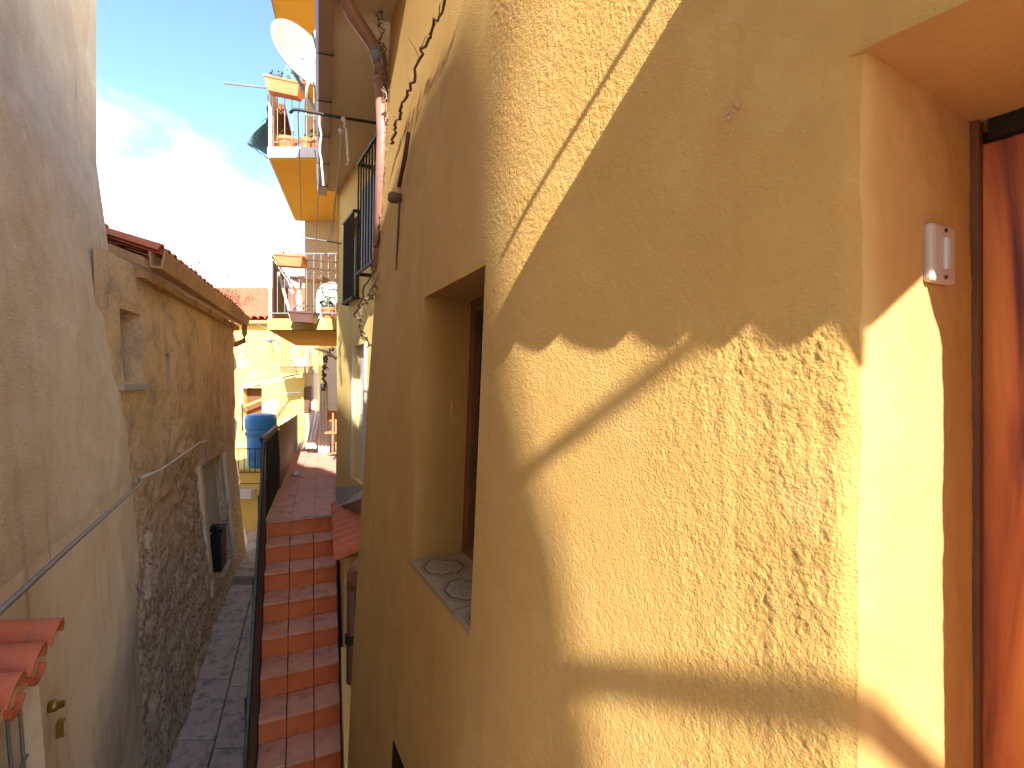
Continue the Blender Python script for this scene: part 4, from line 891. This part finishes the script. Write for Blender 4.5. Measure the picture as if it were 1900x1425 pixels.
# passage beneath: white curtain, boards, dark doorway
cloth('long white curtain with dark pattern hanging in the passage under the balcony', [at(594, 712, 10.9), at(608, 712, 10.9), at(613, 842, 10.6), at(592, 842, 10.6)], 'patcloth', 3, amp=.04, name='curtain', cat='curtain')
vine('dead twisted climber trunk rising above the white curtain', [at(602, 722, 10.8), at(600, 690, 10.9), at(606, 665, 10.8), at(618, 645, 10.6)], .03, 'darkvine', 31, None, 30, .05)
for j, (X, w, lab) in enumerate([(581, 5, 'narrow white board leaning at the passage entrance, left one'), (588, 5, 'narrow white board leaning at the passage entrance, middle one'), (594, 7, 'wider pale board leaning beside the white curtain')]):
    b_ = thing('leaning_board', lab, 'board', at(X-12, 835, 10.7))
    MB().hexa([at(X-14, 832, 10.6), at(X-14+w, 832, 10.6), at(X-14+w, 832, 10.64), at(X-14, 832, 10.64)], [at(X, 762, 11), at(X+w, 762, 11), at(X+w, 762, 11.04), at(X, 762, 11.04)]).build('board', 'whitecloth' if j < 2 else 'soffit', b_)
hoop = thing('hose_arch', 'pale curved pipe arching across the passage ceiling', 'pipe', at(586, 650, 9.5))
MB().tube([at(586, 647, 9.5), at(602, 652, 9.3), at(615, 659, 9.1), at(626, 668, 9.0)], .02, 7).build('pipe', 'soffit', hoop, smooth=True)
dd = thing('orange_chair', 'orange wooden chair half hidden at the sunny end of the terrace', 'chair', at(620, 838, 9.6))
MB().tube([at(618, 764, 9.7), at(617, 838, 9.5)], .018, 6).build('leg', 'terracotta', dd)
MB().tube([at(623, 764, 9.9), at(624, 838, 9.8)], .018, 6).build('leg', 'terracotta', dd)
MB().box(at(622, 802, 9.7), (.30, .3, .03)).build('seat', 'terracotta', dd)
MB().box(at(622, 772, 9.9), (.30, .03, .20)).build('backrest', 'terracotta', dd)

# ============================================================ FAR YELLOW HOUSE with red roof
YD = 15.0
fh = thing('far_yellow_house', 'bright yellow house with a red tiled roof at the end of the alley', 'house', (-7, YD, -3.4))
posD, nD, (dd_, dnn) = line((-4.6, YD), 90, None)
def PD(x, z, dep=0): return Vector((x, YD+dep, z))
posD = lambda S, H, D: (S+0*H, YD+D+0*H, H+0*S)
hD = [(at(447, 0, YD).x, at(486, 0, YD).x, at(0, 775, YD).z, at(0, 720, YD).z, .35), (at(406, 0, YD).x-1.2, at(406, 0, YD).x-.6, -.2, .9, .2)]
surface('wall', 'far_yellow', fh, posD, (lambda S, H: (0, -1)), (-11, -4.3), (-3.0, 1.8), .15, .15, hD, lambda S, H: (fbm(S/.6, H/.6, 61)-.5)*.05, .1)
for (s0, s1, h0, h1, d_) in hD:
    w = MB().slab([PD(s0-.03, h0-.03, d_), PD(s1+.03, h0-.03, d_), PD(s1+.03, h1+.03, d_), PD(s0-.03, h1+.03, d_)], (0, .03, 0)).build('window', 'brownwood', fh)
    MB().tube([PD(s0, (h0+h1)/2-.15, .05), PD(s1, (h0+h1)/2+.1, .05)], .05, 6).build('window_rail', 'clay', w)
MB().slab([PD(-11, 1.75, -.25), PD(-4.3, 1.75, -.25), PD(-4.3, 1.75, .1), PD(-11, 1.75, .1)], (0, 0, .08)).build('eaves', 'clay', fh)
x = -11.0
while x < -4.2:
    MB().halfpipe((x, YD+3.2, 3.35), (x, YD-.28, 1.86), .10, .12, (0, 0, 1), .02, 5, 160).build('roof_tile_row', 'farroof', fh)
    x += .2
MB().hexa([(-11, YD-.2, 1.80), (-4.3, YD-.2, 1.80), (-4.3, YD+3.2, 3.25), (-11, YD+3.2, 3.25)], [(-11, YD-.2, 1.84), (-4.3, YD-.2, 1.84), (-4.3, YD+3.2, 3.29), (-11, YD+3.2, 3.29)]).build('roof', 'farroof', fh)
MB().slab([PD(-11, -3.5, .5), PD(-4.3, -3.5, .5), PD(-4.3, 1.8, .5), PD(-11, 1.8, .5)], (0, 4, 0)).build('house_body', 'far_yellow', fh)
# right end house wall of that group (yellow, with dark doorway)
rh = thing('yellow_annex', 'narrow yellow annex with dark doorway right of the far yellow house', 'house', at(572, 700, 12.6))
MB().slab([at(486, 707, 13.2), at(563, 700, 12.9), at(563, 860, 12.9), at(486, 860, 13.2)], (0, .25, 0)).build('wall', 'far_yellow', rh)
MB().slab([at(561, 690, 13.0), at(582, 690, 13.0), at(582, 850, 13.0), at(561, 850, 13.0)], (0, .3, 0)).build('wall', 'soffit', rh)
MB().slab([at(563, 720, 12.95), at(576, 716, 12.95), at(576, 765, 12.95), at(563, 765, 12.95)], (0, .03, 0)).build('door', 'darkpipe', rh)
# ornate balcony
ob = thing('ornate_balcony', 'small white railed balcony with brown planters at the end of the alley', 'balcony', at(552, 690, 12.6))
MB().hexa([at(522, 692, 12.3), at(584, 692, 12.3), at(584, 690, 13.3), at(522, 690, 13.3)], [at(522, 686, 12.3), at(584, 686, 12.3), at(584, 684, 13.3), at(522, 684, 13.3)]).build('balcony_deck', 'white', ob)
MB().tube([at(519, 618, 13.2), at(545, 632, 12.3), at(586, 632, 12.3)], .02, 6).build('top_rail', 'white', ob)
for k in range(12):
    X = 546+k*3.5; MB().tube([at(X, 633, 12.3), at(X, 660, 12.3), at(X, 684, 12.3)], [.010, .016, .010], 5).build('baluster', 'white', ob)
for k in range(5):
    X = 520+k*5; yk = 13.2-k*.18; MB().tube([at(X, 619+k*2.6, yk), at(X, 688, yk)], .010, 5).build('baluster', 'clay', ob)
planter(at(525, 692, 12.1), at(552, 692, 12.1), .25, .14, 'brown planter below the ornate balcony, left one', 21, 'terracotta', 10)
planter(at(555, 692, 12.1), at(574, 692, 12.1), .25, .13, 'pale orange planter below the ornate balcony, right one', 22, 'clay', 10)
# street lamp
lp = thing('wall_lamp', 'old wall lamp with a flat shade beside the ornate balcony', 'lamp', at(505, 640, 13.5))
MB().lathe(at(501, 632, 13.2), [(.14, -.01), (.13, .02), (.05, .06), (.03, .12)], 14).build('lamp_shade', 'greypaint', lp, smooth=True)
MB().lathe(at(501, 638, 13.2), [(.03, -.03), (.06, .0), (.05, .06)], 12).build('lamp_globe', 'whitecloth', lp, smooth=True)
MB().tube([at(501, 622, 13.2), at(508, 618, 13.3), at(518, 640, 13.4)], .015, 6).build('lamp_bracket', 'greypaint', lp, smooth=True)
# shrub tendrils on the ornate balcony
weeds('thin flowering plant trailing at the left end of the ornate balcony', at(514, 672, 12.6), .25, .75, 22, 41, 'leaf')
# white pipe canopy frame
pf = thing('canopy_frame', 'white tubular frame bent over the yard of the far house', 'frame', at(449, 780, 11.5))
MB().tube([at(450, 800, 11.3), at(449, 722, 11.4), at(451, 716, 11.4), at(500, 706, 11.9), at(555, 694, 12.6)], .022, 7).build('tube', 'white', pf, smooth=True)
MB().tube([at(455, 720, 11.6), at(500, 712, 11.9), at(548, 700, 12.5)], .018, 7).build('tube', 'white', pf, smooth=True)
for (Xa, Ya, Xb, Yb) in [(424, 731, 450, 731), (424, 753, 450, 754), (502, 730, 558, 728), (502, 752, 556, 751), (503, 730, 503, 790), (519, 742, 520, 800)]:
    MB().tube([at(Xa, Ya, 11.6), at(Xb, Yb, 11.6)], .009, 5).build('wire', 'greypaint', pf)

# platform with blue tank
pt = thing('yard_platform', 'yellow plastered platform with iron railing carrying the blue tank', 'platform', at(460, 960, 10.6))
PZ = at(0, 870, 10.4).z
MB().hexa([(-6.2, 10.35, -3.4), (-4.62, 10.35, -3.4), (-4.62, 14.9, -3.4), (-6.2, 14.9, -3.4)], [(-6.2, 10.35, PZ), (-4.62, 10.35, PZ), (-4.62, 14.9, PZ), (-6.2, 14.9, PZ)]).build('platform_body', 'far_yellow', pt)
MB().box((-5.40, 10.25, at(0, 917, 10.2).z), (.45, .18, .17)).build('ledge', 'white', pt)
rlz = PZ
MB().tube([(-6.1, 10.3, PZ+.42), (-4.6, 10.3, PZ+.42)], .012, 6).build('top_rail', 'iron', pt)
MB().tube([(-6.1, 10.3, PZ-.05), (-4.6, 10.3, PZ-.05)], .012, 6).build('bottom_rail', 'iron', pt)
MB().tube([(-6.1, 10.3, PZ-.28), (-4.6, 10.3, PZ-.28)], .008, 6).build('bottom_rail', 'iron', pt)
for k in range(14):
    x = -6.05+k*.11; MB().tube([(x, 10.3, PZ-.05), (x+.02, 10.27, PZ+.2), (x, 10.3, PZ+.42)], .008, 5).build('baluster', 'iron', pt)
tk = thing('water_tank', 'blue plastic water barrel with dark band standing on the railed platform', 'barrel', (-5.22, 10.62, PZ))
tc_ = Vector((-5.25, 10.7, PZ+.02)); s_ = 10.7/10.4
MB().lathe(tc_, [(.24, 0), (.255, .05), (.27, .5), (.275, .62), (.295, .64), (.295, .72), (.28, .74), (.305, .80), (.31, .98), (.285, 1.06), (.16, 1.09), (.002, 1.10)], 32).build('barrel', 'blue', tk, smooth=False)
MB().lathe(tc_, [(.300, .655), (.303, .66), (.303, .70), (.300, .705)], 32).build('band', 'bluecloth', tk)
for dx in (-.09, .0, .09): MB().tube([tc_+Vector((dx-.02, -.268, .10)), tc_+Vector((dx, -.275, .30))], .010, 5).build('rib', 'bluecloth', tk)
# bits of foliage between tank and railing
weeds('dry yellowish plant behind the blue barrel by the railing', Vector((-4.7, 11.2, PZ)), .3, .6, 16, 51)

# wires
for (a, b, sag, lab) in [(at(418, 625, 9.2), at(520, 692, 12.6), .12, 'thin wire running from the old ochre house to the ornate balcony'), (at(470, 598, 15), at(545, 625, 13), .05, 'thin wire under the lower balcony towards the ornate balcony')]:
    w = thing('overhead_wire', lab, 'wire', a)
    MB().tube([a.lerp(b, t/10)-Z*(sag*math.sin(math.pi*t/10)) for t in range(11)], .008, 4).build('wire', 'greypaint', w)
